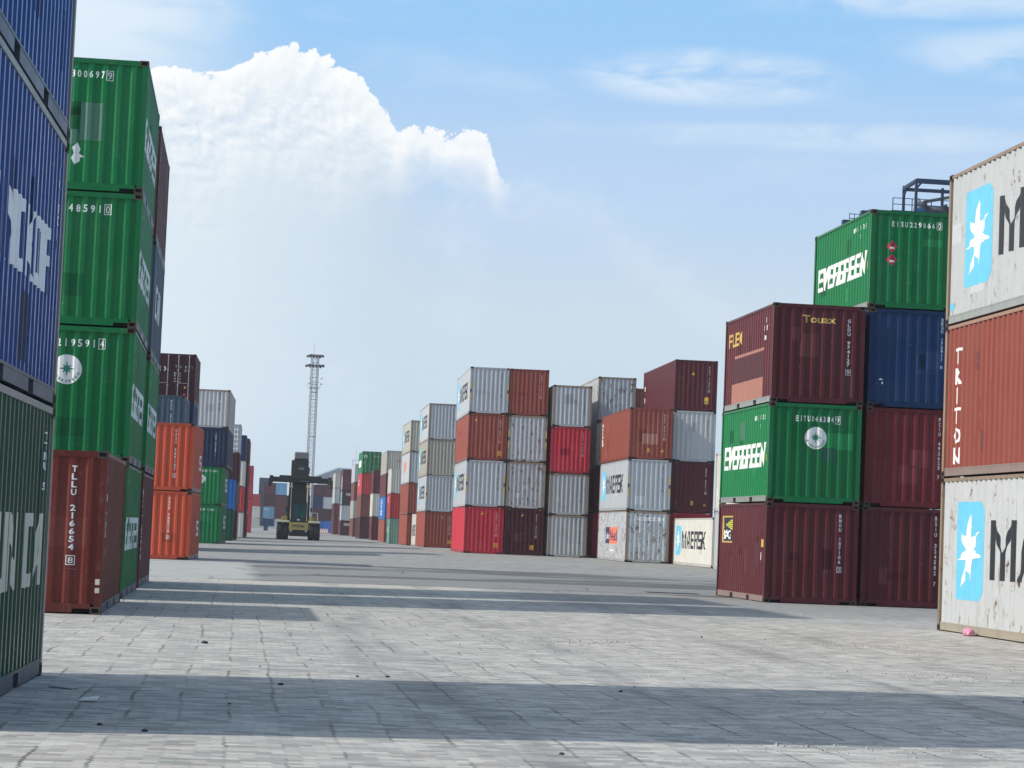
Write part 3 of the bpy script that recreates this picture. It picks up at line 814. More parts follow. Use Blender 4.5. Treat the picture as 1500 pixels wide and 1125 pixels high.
stack('nl', (17.54, 401.5), -.3, GR, [
    ('20', 'dmaroon', .1, 'dark maroon white-worded container on the ground near the far end', [m_h('tex', .5, 1.6, 1.7, 2.2)]),
    ('20', 'grey', .3, 'grey container between two white-worded maroon ones near the far end', []),
    ('20', 'dmaroon', .1, 'dark maroon white-worded container third up near the far end', [m_h('tex', .7, 1.9, 1.7, 2.2), m_rect(.5, 5.5, .2, 2.4, flat('teal_paint', (.12, .42, .34)), 'left')]),
    ('20', 'maroon', .1, 'maroon container topping the white-worded ones near the far end', [m_rect(.5, 5.5, .2, 2.4, flat('blue_grey_paint', (.25, .30, .36)), 'left')])], far=True)
stack('nl', (17.9, 409.5), -.3, GR, [
    ('40h', 'maroon', .1, None), ('40h', 'maroon', .1, None), ('40h', 'maroon', .1, 'maroon container hidden behind the white-worded stack, third up'),
    ('40h', 'maroon', .1, 'maroon container rising just above the white-worded stack', [])], far=True)
stack('nl', (17.75, 437.8), -.3, GR, [
    ('40h', 'maroon', .2, 'maroon container on the ground at the very end of the right row', []), ('40h', 'maroon', .2, 'maroon container second up at the very end of the right row', []),
    ('40h', 'grey', .2, 'grey container third up at the very end of the right row', []), ('40h', 'beige', .2, 'beige container on top at the very end of the right row', [])], far=True)

# ------------------------------------------------------------------ far end, across the lane
stack('nl', (2.15, 504), 0, GF, [
    ('20', 'white', .2, 'white container on the ground beside the far red row', []), ('20', 'white', .2, 'white container below a red one at the far end', [m_h('x x', .8, 1.6, 1.8, 2.0, INK_N)]),
    ('20', 'brred', .1, 'red container above two white ones at the far end', [])], far=True)
stack('nl', (5.18, 504), 0, GF, [
    ('20', 'dblue', .1, 'blue container on the ground below light blue doors at the far end', []),
    ('20', 'lblue', .1, 'light blue container with its doors facing the lane at the far end', [m_rect(.25, 1.15, 1.9, 2.2, INK_W, 'near', 'white_label')], dict(doors=True)),
    ('20', 'dmaroon', .1, 'maroon container above the light blue doors at the far end', []),
    ('20', 'maroon', .1, 'maroon container topping the light blue doors stack at the far end', [])], far=True)
stack('nl', (7.68, 504), 0, GF, [
    ('20', 'grey', .1, 'grey container on the ground left of the reach stacker', []), ('20', 'maroon', .1, 'maroon container second up left of the reach stacker', []),
    ('20', 'maroon', .1, 'maroon container third up left of the reach stacker', []), ('20', 'lblue', .1, 'light blue container on top just left of the reach stacker', [])], far=True)
stack('nl', (10.2, 504), 0, GF, [('20', 'maroon', .1, None), ('20', 'navy', .1, None), ('20', 'maroon', .1, 'maroon container seen past the reach stacker cab', [])], far=True)
stack('nl', (15.5, 504), 0, GF, [
    ('20', 'bblue', .1, 'bright blue container on the ground right of the reach stacker wheel', []), ('20', 'dmaroon', .1, 'maroon container on the bright blue one right of the reach stacker', []),
    ('20', 'dblue', .1, 'dark blue container third up right of the reach stacker', []), ('20', 'dmaroon', .1, 'maroon container behind the reach stacker spreader at right', [])], far=True)
stack('nl', (18.0, 504), 0, GF, [
    ('20', 'bblue', .1, 'bright blue container behind the striped barrier', []), ('20', 'dmaroon', .1, 'maroon container second up above the striped barrier', []),
    ('20', 'grey', .1, 'grey container third up above the striped barrier', []), ('20', 'maroon', .1, 'maroon container fourth up above the striped barrier', [])], far=True)
stack('nl', (4.2, 516), 0, GF, [('20h', 'slate', .1, None), ('20h', 'slate', .1, None), ('20h', 'slate', .1, 'slate container peeping low beside the far red row'), ('20h', 'slate', .1, 'dark slate container rising above the light blue doors stack', [])], far=True)
stack('nl', (17.3, 546), 0, GF, [('20', 'maroon', .1, None), ('20', 'maroon', .1, None), ('20', 'maroon', .1, None), ('20', 'white', .1, 'white container glimpsed under the spreader at the far end', [])], far=True)
stack('nl', (19.9, 550), 0, GF, [('20', 'maroon', .1, None), ('20', 'maroon', .1, None), ('20', 'maroon', .1, None), ('20', 'sage', .1, 'pale green container under the grey warehouse roof', [])], far=True)
stack('nl', (22.4, 562), 0, GF, [('20', 'dblue', .1, None), ('20', 'dblue', .1, None), ('20', 'dblue', .1, None), ('20', 'dblue', .1, 'dark blue container second from top before the warehouse'), ('20', 'bblue', .1, 'bright blue container highest before the warehouse', [])], far=True)

# ------------------------------------------------------------------ reach stacker
HY = flat('dull_machine_yellow', (.42, .32, .085), .5); BK = flat('machine_black', (.008, .009, .011), .5)
TY = flat('tyre_rubber', (.022, .022, .024), .8); GY = flat('machine_grey', (.16, .165, .17), .45)
PALE = flat('pale_edge_yellow', (.80, .74, .48), .5)
m, nt, b = newmat('cab_glass'); b.inputs['Base Color'].default_value = (.06, .25, .27, 1); b.inputs['Roughness'].default_value = .06
b.inputs['Transmission Weight'].default_value = .75; b.inputs['IOR'].default_value = 1.1
GLASS = m
RX, RY = 6.24, 246.6; rs = empty('reach_stacker', 'black and yellow reach stacker with raised boom, facing down the lane', 'reach stacker', (RX, RY, gz(RX, RY)))
def part(name, mat, build, parent=rs, bevel=.03):
    bm = bmesh.new(); build(bm)
    me = bm_done(bm, name); o = meshobj(name, me, parent, [mat])
    if bevel:
        md = o.modifiers.new('b', 'BEVEL'); md.width = bevel; md.segments = 1; md.limit_method = 'ANGLE'
    return o
def wheel(x, y, r, w):
    def f(bm):
        n = 28; prof_ = [(.45, -.5), (.86, -.5), (.97, -.42), (1, -.3), (1, .3), (.97, .42), (.86, .5), (.45, .5)]
        rows = [[bm.verts.new((x + q * w, y + r * p * cos(2*pi*i/n), r + r * p * sin(2*pi*i/n))) for p, q in prof_] for i in range(n)]
        for i in range(n):
            for j in range(len(prof_) - 1): bm.faces.new((rows[i][j], rows[i][j+1], rows[(i+1) % n][j+1], rows[(i+1) % n][j]))
        for i in range(n):
            for sg in (1,):
                a = 2*pi*i/n; M = Matrix.Translation((x, y, r)) @ Matrix.Rotation(a, 4, 'X')
                box(bm, -w*.34, w*.34, -.05, .05, r * .985, r * 1.02, 0, M)
    t = part('wheel', TY, f, bevel=0)
    part('rim', HY, lambda bm: (tube(bm, (x - w*.38, y, r), (x + w*.38, y, r), r * .46, 20), tube(bm, (x - w*.5, y, r), (x + w*.5, y, r), r * .18, 12)), t, 0)
for sx in (-1, 1):
    for k in (0, 1): wheel(sx * (1.33 + k * .62), -3.0, .86, .615)
    wheel(sx * 1.55, 3.0, .80, .60)
part('chassis', BK, lambda bm: (box(bm, -.85, .85, -3.9, 4.6, .45, 1.25), box(bm, -1.0, 1.0, -4.0, -3.6, .38, 1.0)))
part('bumper', HY, lambda bm: box(bm, -.98, .98, -4.15, -4.0, 1.02, 1.80))
part('counterweight', HY, lambda bm: box(bm, -1.6, 1.6, 4.0, 5.4, .8, 2.3))
for sx in (-1, 1):
    part('fender', BK, lambda bm: box(bm, *sorted((sx * 1.0, sx * 2.24)), -3.95, -2.0, 1.72, 1.80))
    part('fender_edge', PALE, lambda bm: box(bm, *sorted((sx * .98, sx * 2.2)), -4.05, -3.9, 1.80, 1.99), bevel=.01)
    part('side_tank', HY, lambda bm: (box(bm, *sorted((sx * 1.15, sx * 1.75)), -2.0, 1.6, 1.82, 2.42), box(bm, *sorted((sx * 1.0, sx * 1.5)), 1.6, 4.0, 1.25, 2.5)))
    part('lift_cylinder', BK, lambda bm: (tube(bm, (sx * 1.0, -1.0, 1.4), (sx * 1.0, -.6, 4.6), .17, 10), tube(bm, (sx * 1.0, -.6, 4.6), (sx * .95, -.3, 6.1), .11, 10)), bevel=0)
    part('cylinder_guard', PALE, lambda bm: (beam(bm, (sx * .86, -1.5, 1.9), (sx * .86, -1.2, 5.6), .10, .12), box(bm, *sorted((sx * .72, sx * 1.12)), -1.3, -.9, 5.45, 5.75)), bevel=.01)
    part('headlight', INK_W, lambda bm: tube(bm, (sx * .78, -4.22, .92), (sx * .78, -4.14, .92), .09, 10), bevel=0)
    part('mirror', BK, lambda bm: (beam(bm, (sx * .85, -2.3, 3.2), (sx * 1.25, -2.4, 3.3), .04), box(bm, *sorted((sx * 1.2, sx * 1.38)), -2.43, -2.37, 2.95, 3.4)), bevel=0)
part('handrail', PALE, lambda bm: [beam(bm, p, q, .045) for p, q in (((1.25, -3.6, 1.8), (1.25, -3.6, 2.85)), ((1.95, -3.6, 1.8), (1.95, -3.6, 2.85)), ((1.25, -3.6, 2.85), (1.95, -3.6, 2.85)), ((1.95, -3.6, 2.85), (1.95, -2.2, 2.85)), ((1.95, -2.2, 2.85), (1.95, -2.2, 1.8)))], bevel=0)
cab = part('cab', BK, lambda bm: (box(bm, -.80, .80, -2.5, -.7, 1.35, 1.45), box(bm, -.82, .82, -2.55, -.7, 3.80, 3.95), box(bm, -.80, .80, -2.52, -2.44, 1.45, 2.35),
    *[box(bm, x - .05, x + .05, y - .05, y + .05, 1.45, 3.8) for x in (-.76, .76) for y in (-2.46, -.76)], box(bm, -.8, .8, -.80, -.72, 1.45, 2.4), box(bm, -.03, .03, -2.48, -2.43, 2.35, 3.8)), bevel=.015)
part('windscreen', GLASS, lambda bm: box(bm, -.71, .71, -2.475, -2.465, 2.36, 3.79), cab, 0)
part('rear_window', GLASS, lambda bm: box(bm, -.71, .71, -.765, -.755, 2.41, 3.79), cab, 0)
part('seat', BK, lambda bm: (box(bm, -.28, .28, -1.75, -1.25, 1.85, 2.0), box(bm, -.26, .26, -1.30, -1.18, 2.0, 2.7), box(bm, -.1, .1, -1.6, -1.4, 1.45, 1.85)), cab, .02)
part('steering_wheel', BK, lambda bm: (tube(bm, (0, -2.25, 1.5), (0, -2.05, 2.25), .04, 8), tube(bm, (0, -2.06, 2.23), (0, -2.03, 2.27), .2, 14)), cab, 0)
part('document_plate', INK_W, lambda bm: box(bm, -.16, .12, -2.545, -2.53, 2.02, 2.16), cab, 0)
# boom rising from the rear to a nose over the front axle
def boomf(bm):
    p, q = Vector((0, 4.3, 3.1)), Vector((0, -1.2, 7.6)); beam(bm, p, q, 1.50, 1.15)
    box(bm, -.9, -.75, 3.6, 4.8, 1.9, 3.6); box(bm, .75, .9, 3.6, 4.8, 1.9, 3.6)
boom = part('boom', BK, boomf)
part('boom_extension', BK, lambda bm: (beam(bm, (0, .2, 6.55), (0, -2.6, 8.55), 1.28, .95),))
part('boom_nose', BK, lambda bm: (box(bm, -.78, .78, -3.5, -2.2, 6.7, 8.4), box(bm, -1.0, -.78, -3.3, -2.4, 6.2, 8.3), box(bm, .74, .92, -3.3, -2.4, 6.9, 7.6)), bevel=.06)
part('nose_cover', GY, lambda bm: box(bm, -.72, .76, -3.62, -2.1, 8.42, 9.15), bevel=.08)
part('boom_underside', BK, lambda bm: box(bm, -.80, .80, -.9, .2, 3.96, 5.9), bevel=.03)
part('nameplate', GY, lambda bm: box(bm, -.25, .3, -3.56, -3.51, 7.3, 7.55), bevel=0)
spr = part('spreader', BK, lambda bm: (box(bm, -2.2, 2.2, -3.4, -2.6, 6.0, 6.68), box(bm, -3.05, 3.05, -3.25, -2.75, 5.95, 6.5), box(bm, -.9, .9, -3.6, -2.4, 6.3, 6.85)), bevel=.04)
for sx in (-1, 1):
    part('spreader_head', BK, lambda bm: (box(bm, *sorted((sx * 2.85, sx * 3.22)), -4.15, -1.75, 5.85, 6.62), box(bm, *sorted((sx * 3.0, sx * 3.35)), -4.2, -3.7, 5.45, 6.3)), spr, .06)
    for y in (-4.1, -1.85):
        part('twistlock', GY, lambda bm: (tube(bm, (sx * 3.05, y, 5.85), (sx * 3.05, y, 5.62), .07, 8), tube(bm, (sx * 3.05, y, 5.62), (sx * 3.05, y, 5.52), .1, 8, .03)), spr, 0)
part('spreader_light', GY, lambda bm: box(bm, .05, .95, -3.46, -3.41, 6.08, 6.16), spr, 0)
bm = bmesh.new(); V, F = fit(text2d('HYSTER', 1.0, .03), -.62, .62, 1.30, 1.56)
vs = [bm.verts.new((x, -4.155, z)) for x, z in V]
for f in F: bm.faces.new([vs[i] for i in f])
meshobj('lettering', bm_done(bm, 'lettering'), rs, [INK_K])

# driver
def person(name, label, loc, chains, mats_hair):
    verts, edges, radii = [], [], []
    for p, r, par in chains:
        verts.append(p); radii.append(r)
        if par is not None: edges.append((par, len(verts) - 1))
    me = bpy.data.meshes.new(name); me.from_pydata(verts, edges, [])
    o = bpy.data.objects.new(name, me); C.link(o); o.location = loc
    sk = o.modifiers.new('skin', 'SKIN'); sk.use_smooth_shade = True
    for v, r in zip(me.skin_vertices[0].data, radii): v.radius = (r, r)
    me.skin_vertices[0].data[0].use_root = True
    ss = o.modifiers.new('sub', 'SUBSURF'); ss.levels = ss.render_levels = 1
    tag(o, label, 'person'); return o
g0 = gz(RX, RY)
P_ = [((0, -1.5, 2.10), .15, None), ((0, -1.47, 2.32), .15, 0), ((0, -1.45, 2.52), .16, 1), ((0, -1.46, 2.64), .06, 2), ((0, -1.5, 2.76), .085, 3), ((0, -1.51, 2.87), .08, 4),
      ((-.2, -1.47, 2.54), .065, 2), ((-.26, -1.62, 2.32), .05, 6), ((-.14, -1.92, 2.30), .035, 7), ((-.10, -2.0, 2.30), .035, 8),
      ((.2, -1.47, 2.54), .065, 2), ((.26, -1.62, 2.32), .05, 10), ((.14, -1.92, 2.30), .035, 11), ((.10, -2.0, 2.30), .035, 12),
      ((-.1, -1.6, 2.08), .09, 0), ((-.13, -2.0, 2.06), .07, 14), ((-.13, -2.08, 1.62), .05, 15), ((-.13, -2.2, 1.54), .045, 16),
      ((.1, -1.6, 2.08), .09, 0), ((.13, -2.0, 2.06), .07, 18), ((.13, -2.08, 1.62), .05, 19), ((.13, -2.2, 1.54), .045, 20)]
pr = person('person', 'driver in dark clothes sitting behind the reach stacker windscreen', (RX, RY, g0), P_, None)
pr.data.materials.append(flat('dark_work_clothes', (.03, .035, .05), .8))

# ------------------------------------------------------------------ floodlight tower
GAL = flat('galvanised_steel', (.36, .355, .40), .5, .1)
TX, TYY = 13.35, 452.4; tz = gz(TX, TYY)
tw = empty('floodlight_tower', 'tall slender lattice floodlight mast rising behind the reach stacker', 'floodlight mast', (TX, TYY, tz), radians(12))
TH = 34.6; hw = .62
def legs(bm):
    for sx in (-1, 1):
        for sy in (-1, 1): beam(bm, (sx * hw, sy * hw, 0), (sx * hw * .96, sy * hw * .96, TH), .13)
part('mast_leg', GAL, legs, tw, 0)
def lat(bm):
    n = 24
    for i in range(n):
        z0, z1 = TH * i / n, TH * (i + 1) / n
        for (ax, ay), (bx_, by) in (((-1, -1), (1, -1)), ((1, -1), (1, 1)), ((1, 1), (-1, 1)), ((-1, 1), (-1, -1))):
            h_ = hw * .98
            beam(bm, (ax*h_, ay*h_, z1), (bx_*h_, by*h_, z1), .07 if i % 6 else .16)
            beam(bm, (ax*h_, ay*h_, z0), (bx_*h_, by*h_, z1), .045); beam(bm, (bx_*h_, by*h_, z0), (ax*h_, ay*h_, z1), .045)
part('lattice', GAL, lat, tw, 0)
for z, w in ((32.5, .85), (34.4, .7)):
    part('lamp_frame', GAL, lambda bm: [beam(bm, (-w, sy * .7, z), (w, sy * .7, z), .12) for sy in (-1, 1)] + [beam(bm, (sx * w, -.7, z), (sx * w, .7, z), .12) for sx in (-1, 1)], tw, 0)
    for i in range(5):
        a = radians(200 + i * 35)
        for sy in (-1, 1):
            x = -w * 1.25 + w * 2.5 * i / 4; y = sy * .95
            part('floodlight', BK, lambda bm: (tube(bm, (x, y, z + .22), (x + .22 * (i - 2), y + sy * .35, z - .08), .15, 8, .27), beam(bm, (x, y, z), (x, y, z + .25), .08)), tw, 0)
part('antenna_rod', GAL, lambda bm: tube(bm, (-.3, 0, TH), (-.3, 0, TH + 2.2), .035, 5), tw, 0)
part('service_platform', GAL, lambda bm: (box(bm, -1.0, 1.0, -1.0, 1.0, 28.2, 28.28), *[beam(bm, (x, y, 28.28), (x, y, 29.3), .05) for x in (-1, 0, 1) for y in (-1, 1)], *[beam(bm, (-1, y, 29.3), (1, y, 29.3), .05) for y in (-1, 1)]), tw, 0)
part('speaker_horn', GAL, lambda bm: [tube(bm, (sx * 1.0, -.9, z), (sx * 1.35, -1.1, z + .1), .06, 6, .17) for sx in (-1, 1) for z in (28.9, 30.0)], tw, 0)

# ------------------------------------------------------------------ blue machinery platform high behind the right stacks
MB_ = paint((.016, .035, .085), .15, .3, .3, .5, 'blue_structural_steel')
cr = empty('crane_platform', 'blue steel machinery platform with railings high above the green container with red placards', 'crane platform', (58.4, 203.0, gz(58, 203)))
Z0 = 31.4
part('platform_leg', MB_, lambda bm: [beam(bm, (x, y, 0), (x, y, Z0), .7) for x in (-4.5, 6.5) for y in (-3.2, 3.2)], cr, 0)
part('leg_bracing', MB_, lambda bm: [beam(bm, (-4.5, y, a), (6.5, y, c), .35) for y in (-3.2, 3.2) for a, c in ((1, 11), (11, 1), (11, 21), (21, 11), (21, 31), (31, 21))], cr, 0)
part('deck', MB_, lambda bm: (box(bm, -2.3, 8.5, -4.1, 4.1, Z0 - .25, Z0 + .1), box(bm, -6.2, -2.3, -4.1, 4.1, Z0 - 1.6, Z0 - 1.45)), cr, 0)
def rails_(y, bm):
    if True:
        for z in (Z0 + .65, Z0 + 1.2): beam(bm, (-2.2, y, z), (8.4, y, z), .06)
        x = -2.2
        while x < 8.5: beam(bm, (x, y, Z0 + .1), (x, y, Z0 + 1.2), .07); x += 1.75
part('railing', MB_, lambda bm: rails_(-4, bm), cr, 0); part('railing', MB_, lambda bm: rails_(4, bm), cr, 0)
part('lower_railing', MB_, lambda bm: ([beam(bm, (-6.1, -4, z), (-5.2, -4, z), .06) for z in (Z0 - .85, Z0 - .45)], [beam(bm, (x, -4, Z0 - 1.5), (x, -4, Z0 - .42), .05) for x in (-6.1, -5.65, -5.2)]), cr, 0)
part('gantry_frame', MB_, lambda bm: (*[beam(bm, (x, y, Z0), (x, y, Z0 + 3.0), .22) for x in (0, 3.6) for y in (-3.6, .3)], beam(bm, (0, -3.6, Z0 + 2.9), (6.2, -3.6, Z0 + 2.9), .3, .42), beam(bm, (0, .3, Z0 + 2.7), (5, .3, Z0 + 2.7), .25, .3),
    beam(bm, (0, -3.6, Z0 + 2.9), (0, .3, Z0 + 2.75), .25, .3), beam(bm, (3.6, -3.6, Z0 + 2.2), (3.0, -3.6, Z0 + 2.8), .16), beam(bm, (0, -3.6, Z0 + 2.2), (.5, -3.6, Z0 + 2.8), .16), beam(bm, (0, .3, Z0 + 2), (0, -.6, Z0 + 2.7), .14)), cr, 0)
part('canopy', flat('grey_canopy_sheet', (.22, .22, .21)), lambda bm: (beam(bm, (1.9, 1.6, Z0 + 1.75), (5.5, 1.6, Z0 + 2.6), 2.4, .10), beam(bm, (2.3, 1.0, Z0), (2.3, 1.0, Z0 + 1.8), .2)), cr, 0)
part('motor', flat('motor_grey', (.30, .32, .33), .4), lambda bm: (tube(bm, (-.0 + .45, -2.6, Z0 + .75), (.45, -2.6, Z0 + 1.35), .30, 14), tube(bm, (.45, -2.6, Z0 + .45), (.45, -2.6, Z0 + .75), .36, 14), tube(bm, (.45, -2.6, Z0 + 1.35), (.45, -2.6, Z0 + 1.5), .30, 14, .14)), cr, 0)
part('winch_drum', flat('winch_dark_blue', (.02, .03, .055), .5), lambda bm: (tube(bm, (1.0, -2.4, Z0 + .52), (6.6, -2.4, Z0 + .46), .44, 18), box(bm, .9, 1.15, -2.95, -1.9, Z0, Z0 + 1.02), box(bm, 2.9, 3.1, -2.95, -1.9, Z0, Z0 + 1.05), box(bm, 4.9, 5.2, -2.95, -1.9, Z0, Z0 + 1.0)), cr, 0)
part('gear_box', flat('gear_blue', (.02, .12, .30), .5), lambda bm: (box(bm, 3.9, 4.9, -3.6, -3.0, Z0 + .1, Z0 + .6), box(bm, .0, .9, -3.4, -3.0, Z0 + .1, Z0 + .5)), cr, .03)

# ------------------------------------------------------------------ warehouse and barriers at the far end
wh = empty('warehouse', 'pale warehouse with a grey roof behind the far containers', 'warehouse', (21.0, 640, 0))
wm = paint((.52, .55, .58), .1, .3, .4)
part('wall', wm, lambda bm: box(bm, 0, 26, 0, 40, 0, 15.0), wh, 0)
def roof_(bm):
    vs = [bm.verts.new(p) for p in ((-.8, -1, 15.0), (5.5, -1, 17.6), (26.8, -1, 17.0), (26.8, -1, 15.0), (-.8, 41, 15.0), (5.5, 41, 17.6), (26.8, 41, 17.0), (26.8, 41, 15.0))]
    for q in ((0, 1, 2, 3), (7, 6, 5, 4), (0, 4, 5, 1), (1, 5, 6, 2), (2, 6, 7, 3), (3, 7, 4, 0)): bm.faces.new([vs[i] for i in q])
rf = part('roof', paint((.34, .38, .44), .1, .3, .3), roof_, wh, 0)
part('fascia', INK_W, lambda bm: beam(bm, (-.9, -1.1, 14.9), (5.5, -1.1, 17.55), .12, .35), wh, 0)
for i in range(4): part('window', flat('dim_window_glass', (.05, .07, .09), .2), lambda bm: box(bm, 2 + i * 5.5, 5 + i * 5.5, -.05, .1, 9.5, 11.5), wh, 0)
part('roof_antenna', GAL, lambda bm: (tube(bm, (10.4, 2, 17.3), (10.4, 2, 23.5), .05, 5), *[beam(bm, (x, 2, 17.3), (x, 2, 20.0), .12) for x in (9.6, 11.4, 12.4)], beam(bm, (9.4, 2, 20.0), (12.6, 2, 20.0), .14), beam(bm, (9.6, 2, 18.7), (12.4, 2, 18.7), .1)), rf, 0)
CONC = flat('barrier_concrete', (.42, .42, .40), .8)
def barrier(x, y, L, label, mat, stripes=False):
    bm = bmesh.new(); z = gz(x, y)
    ps = [(-.35, 0), (-.35, .12), (-.14, .38), (-.10, .95), (.10, .95), (.14, .38), (.35, .12), (.35, 0)]
    for sx in (0, 1): pass
    A = [bm.verts.new((-L/2, a, c)) for a, c in ps]; B = [bm.verts.new((L/2, a, c)) for a, c in ps]
    for i in range(8): bm.faces.new((A[i], B[i], B[(i+1) % 8], A[(i+1) % 8]))
    bm.faces.new(A[::-1]); bm.faces.new(B)
    o = meshobj('barrier', bm_done(bm, 'barrier'), None, [mat]); o.location = (x, y, z)
    tag(o, label, 'barrier', 'road barriers at the far end of the lane')
    if stripes:
        bm = bmesh.new(); n = 6; w = L / n
        for i in range(n):
            x0 = -L/2 + i * w; q = []
            for xx, zz, yy in ((x0, .15, -.335), (x0 + w*.5, .15, -.335), (x0 + w*.78, .9, -.109), (x0 + w*.28, .9, -.109)):
                q.append((xx, zz, yy))
            lo = [bm.verts.new((xx, -.345 + .004 if zz < .3 else -.112, zz)) for xx, zz, yy in q]
            m1 = bm.verts.new((x0 + w*.60, -.150, .38)); m2 = bm.verts.new((x0 + w*.10, -.150, .38))
            bm.faces.new((lo[0], lo[1], m1, m2)); bm.faces.new((m2, m1, lo[2], lo[3]))
        meshobj('stripe', bm_done(bm, 'stripe'), o, [INK_W])
barrier(4.1, 497, 2.6, 'pale concrete barrier standing before the white containers at the far end', CONC)
barrier(7.3, 497.5, 2.0, 'short grey concrete barrier before the blue doors container', CONC)
barrier(17.4, 486, 2.6, 'red and white striped barrier right of the reach stacker', flat('barrier_red', (.45, .10, .08), .6), True)

# ------------------------------------------------------------------ litter
def lump(name, loc, size, mat, label, cat, seed, group=None, det=2):
    bm = bmesh.new(); bmesh.ops.create_icosphere(bm, subdivisions=det, radius=1)
    r = random.Random(seed)
    for v in bm.verts:
        k = 1 + r.uniform(-.22, .22); v.co = Vector((v.co.x * size[0] * k, v.co.y * size[1] * k, max(0, v.co.z * size[2] * k + size[2] * .7)))
    for f in bm.faces: f.smooth = det > 2
    o = meshobj(name, bm_done(bm, name), None, [mat]); o.location = (loc[0], loc[1], gz(*loc) + .001); o.rotation_euler[2] = r.uniform(0, 6)
    tag(o, label, cat, group); return o
lump('plastic_bag', (13.10, 40.6), (.14, .10, .085), flat('pink_plastic', (.66, .27, .40), .45), 'crumpled pink plastic bag by the rusty grey container at right', 'plastic bag', 3, det=3)
bk = flat('dark_debris', (.03, .03, .032), .8)
def pix(u, v):   # ground point from the camera solve used for the whole yard
    return None
for i, (x, y, s) in enumerate(((-.95, 17.6, .05), (-.60, 17.2, .05), (.48, 22.6, .055), (1.62, 24.3, .05), (1.30, 24.2, .04), (-.35, 29.8, .09), (2.35, 16.4, .04), (.0, 20.0, .03), (3.9, 23.2, .05), (8.2, 23.5, .05), (7.4, 36.5, .05))):
    lump('stone', (x, y), (s * .5, s * .4, s * .22), bk, 'small dark stone lying on the grey pavers', 'stone', 20 + i, 'small dark stones on the pavers')
def sheet(name, x, y, pts, mat, label, cat):
    bm = bmesh.new(); vs = [bm.verts.new((a, b_, c)) for a, b_, c in pts]; bm.faces.new(vs)
    r = bmesh.ops.extrude_face_region(bm, geom=bm.faces[:])
    for v in r['geom']:
        if isinstance(v, bmesh.types.BMVert): v.co.z += .012
    bmesh.ops.recalc_face_normals(bm, faces=bm.faces[:])
    o = meshobj(name, bm_done(bm, name), None, [mat]); o.location = (x, y, gz(x, y) + .004); tag(o, label, cat); return o
sheet('cardboard_scrap', -1.62, 21.3, [(0, 0, 0), (.22, -.22, .0), (.30, -.02, .025), (.06, .10, .02)], flat('grey_cardboard', (.42, .41, .39)), 'flat grey scrap beside the dark green container', 'scrap')
sheet('paper_scrap', -1.25, 19.8, [(0, 0, 0), (.14, -.05, .01), (.16, .1, .03), (.02, .12, .01)], INK_W, 'small white paper scrap on the pavers near the left edge', 'paper')
sheet('steel_plate', 12.35, 65.3, [(-.75, -.28, 0), (.75, -.28, 0), (.75, .28, 0), (-.75, .28, 0)], flat('black_plate', (.035, .036, .04), .7), 'dark steel plate lying at the edge of the grey road', 'plate')

bm = bmesh.new(); rg = random.Random(5)
spots_ = [(5.2, 33.5, 1.3, 1.5, 150), (9.3, 35.2, 1.2, 1.6, 110), (8.6, 27.6, 1.2, 1.0, 130), (10.6, 29.5, 1.4, .8, 60), (12.0, 51, 1.6, 2, 90), (4.6, 17.5, 1.2, .8, 70), (4, 30, 7, 9, 220), (6, 64.2, 8, .3, 160)]
for cx_, cy_, rx_, ry_, n_ in spots_:
    for k in range(n_):
        x, y = cx_ + rg.gauss(0, .5) * rx_, cy_ + rg.gauss(0, .5) * ry_; r_ = rg.uniform(.006, .026); z = gz(x, y)
        vs = [bm.verts.new((x + r_ * rg.uniform(.6, 1.3) * cos(a), y + r_ * rg.uniform(.6, 1.3) * sin(a), z)) for a in [i * pi/2 + rg.uniform(-.4, .4) for i in range(4)]]
        tp = bm.verts.new((x, y, z + r_ * rg.uniform(.5, 1.1)))
        for i in range(4): bm.faces.new((vs[i], vs[(i+1) % 4], tp))
o = meshobj('gravel', bm_done(bm, 'gravel'), None, [flat('broken_paving_crumbs', (.36, .35, .33), .85, 0, .4)]); o['kind'] = 'stuff'; o['label'] = 'loose crumbs of broken paving'
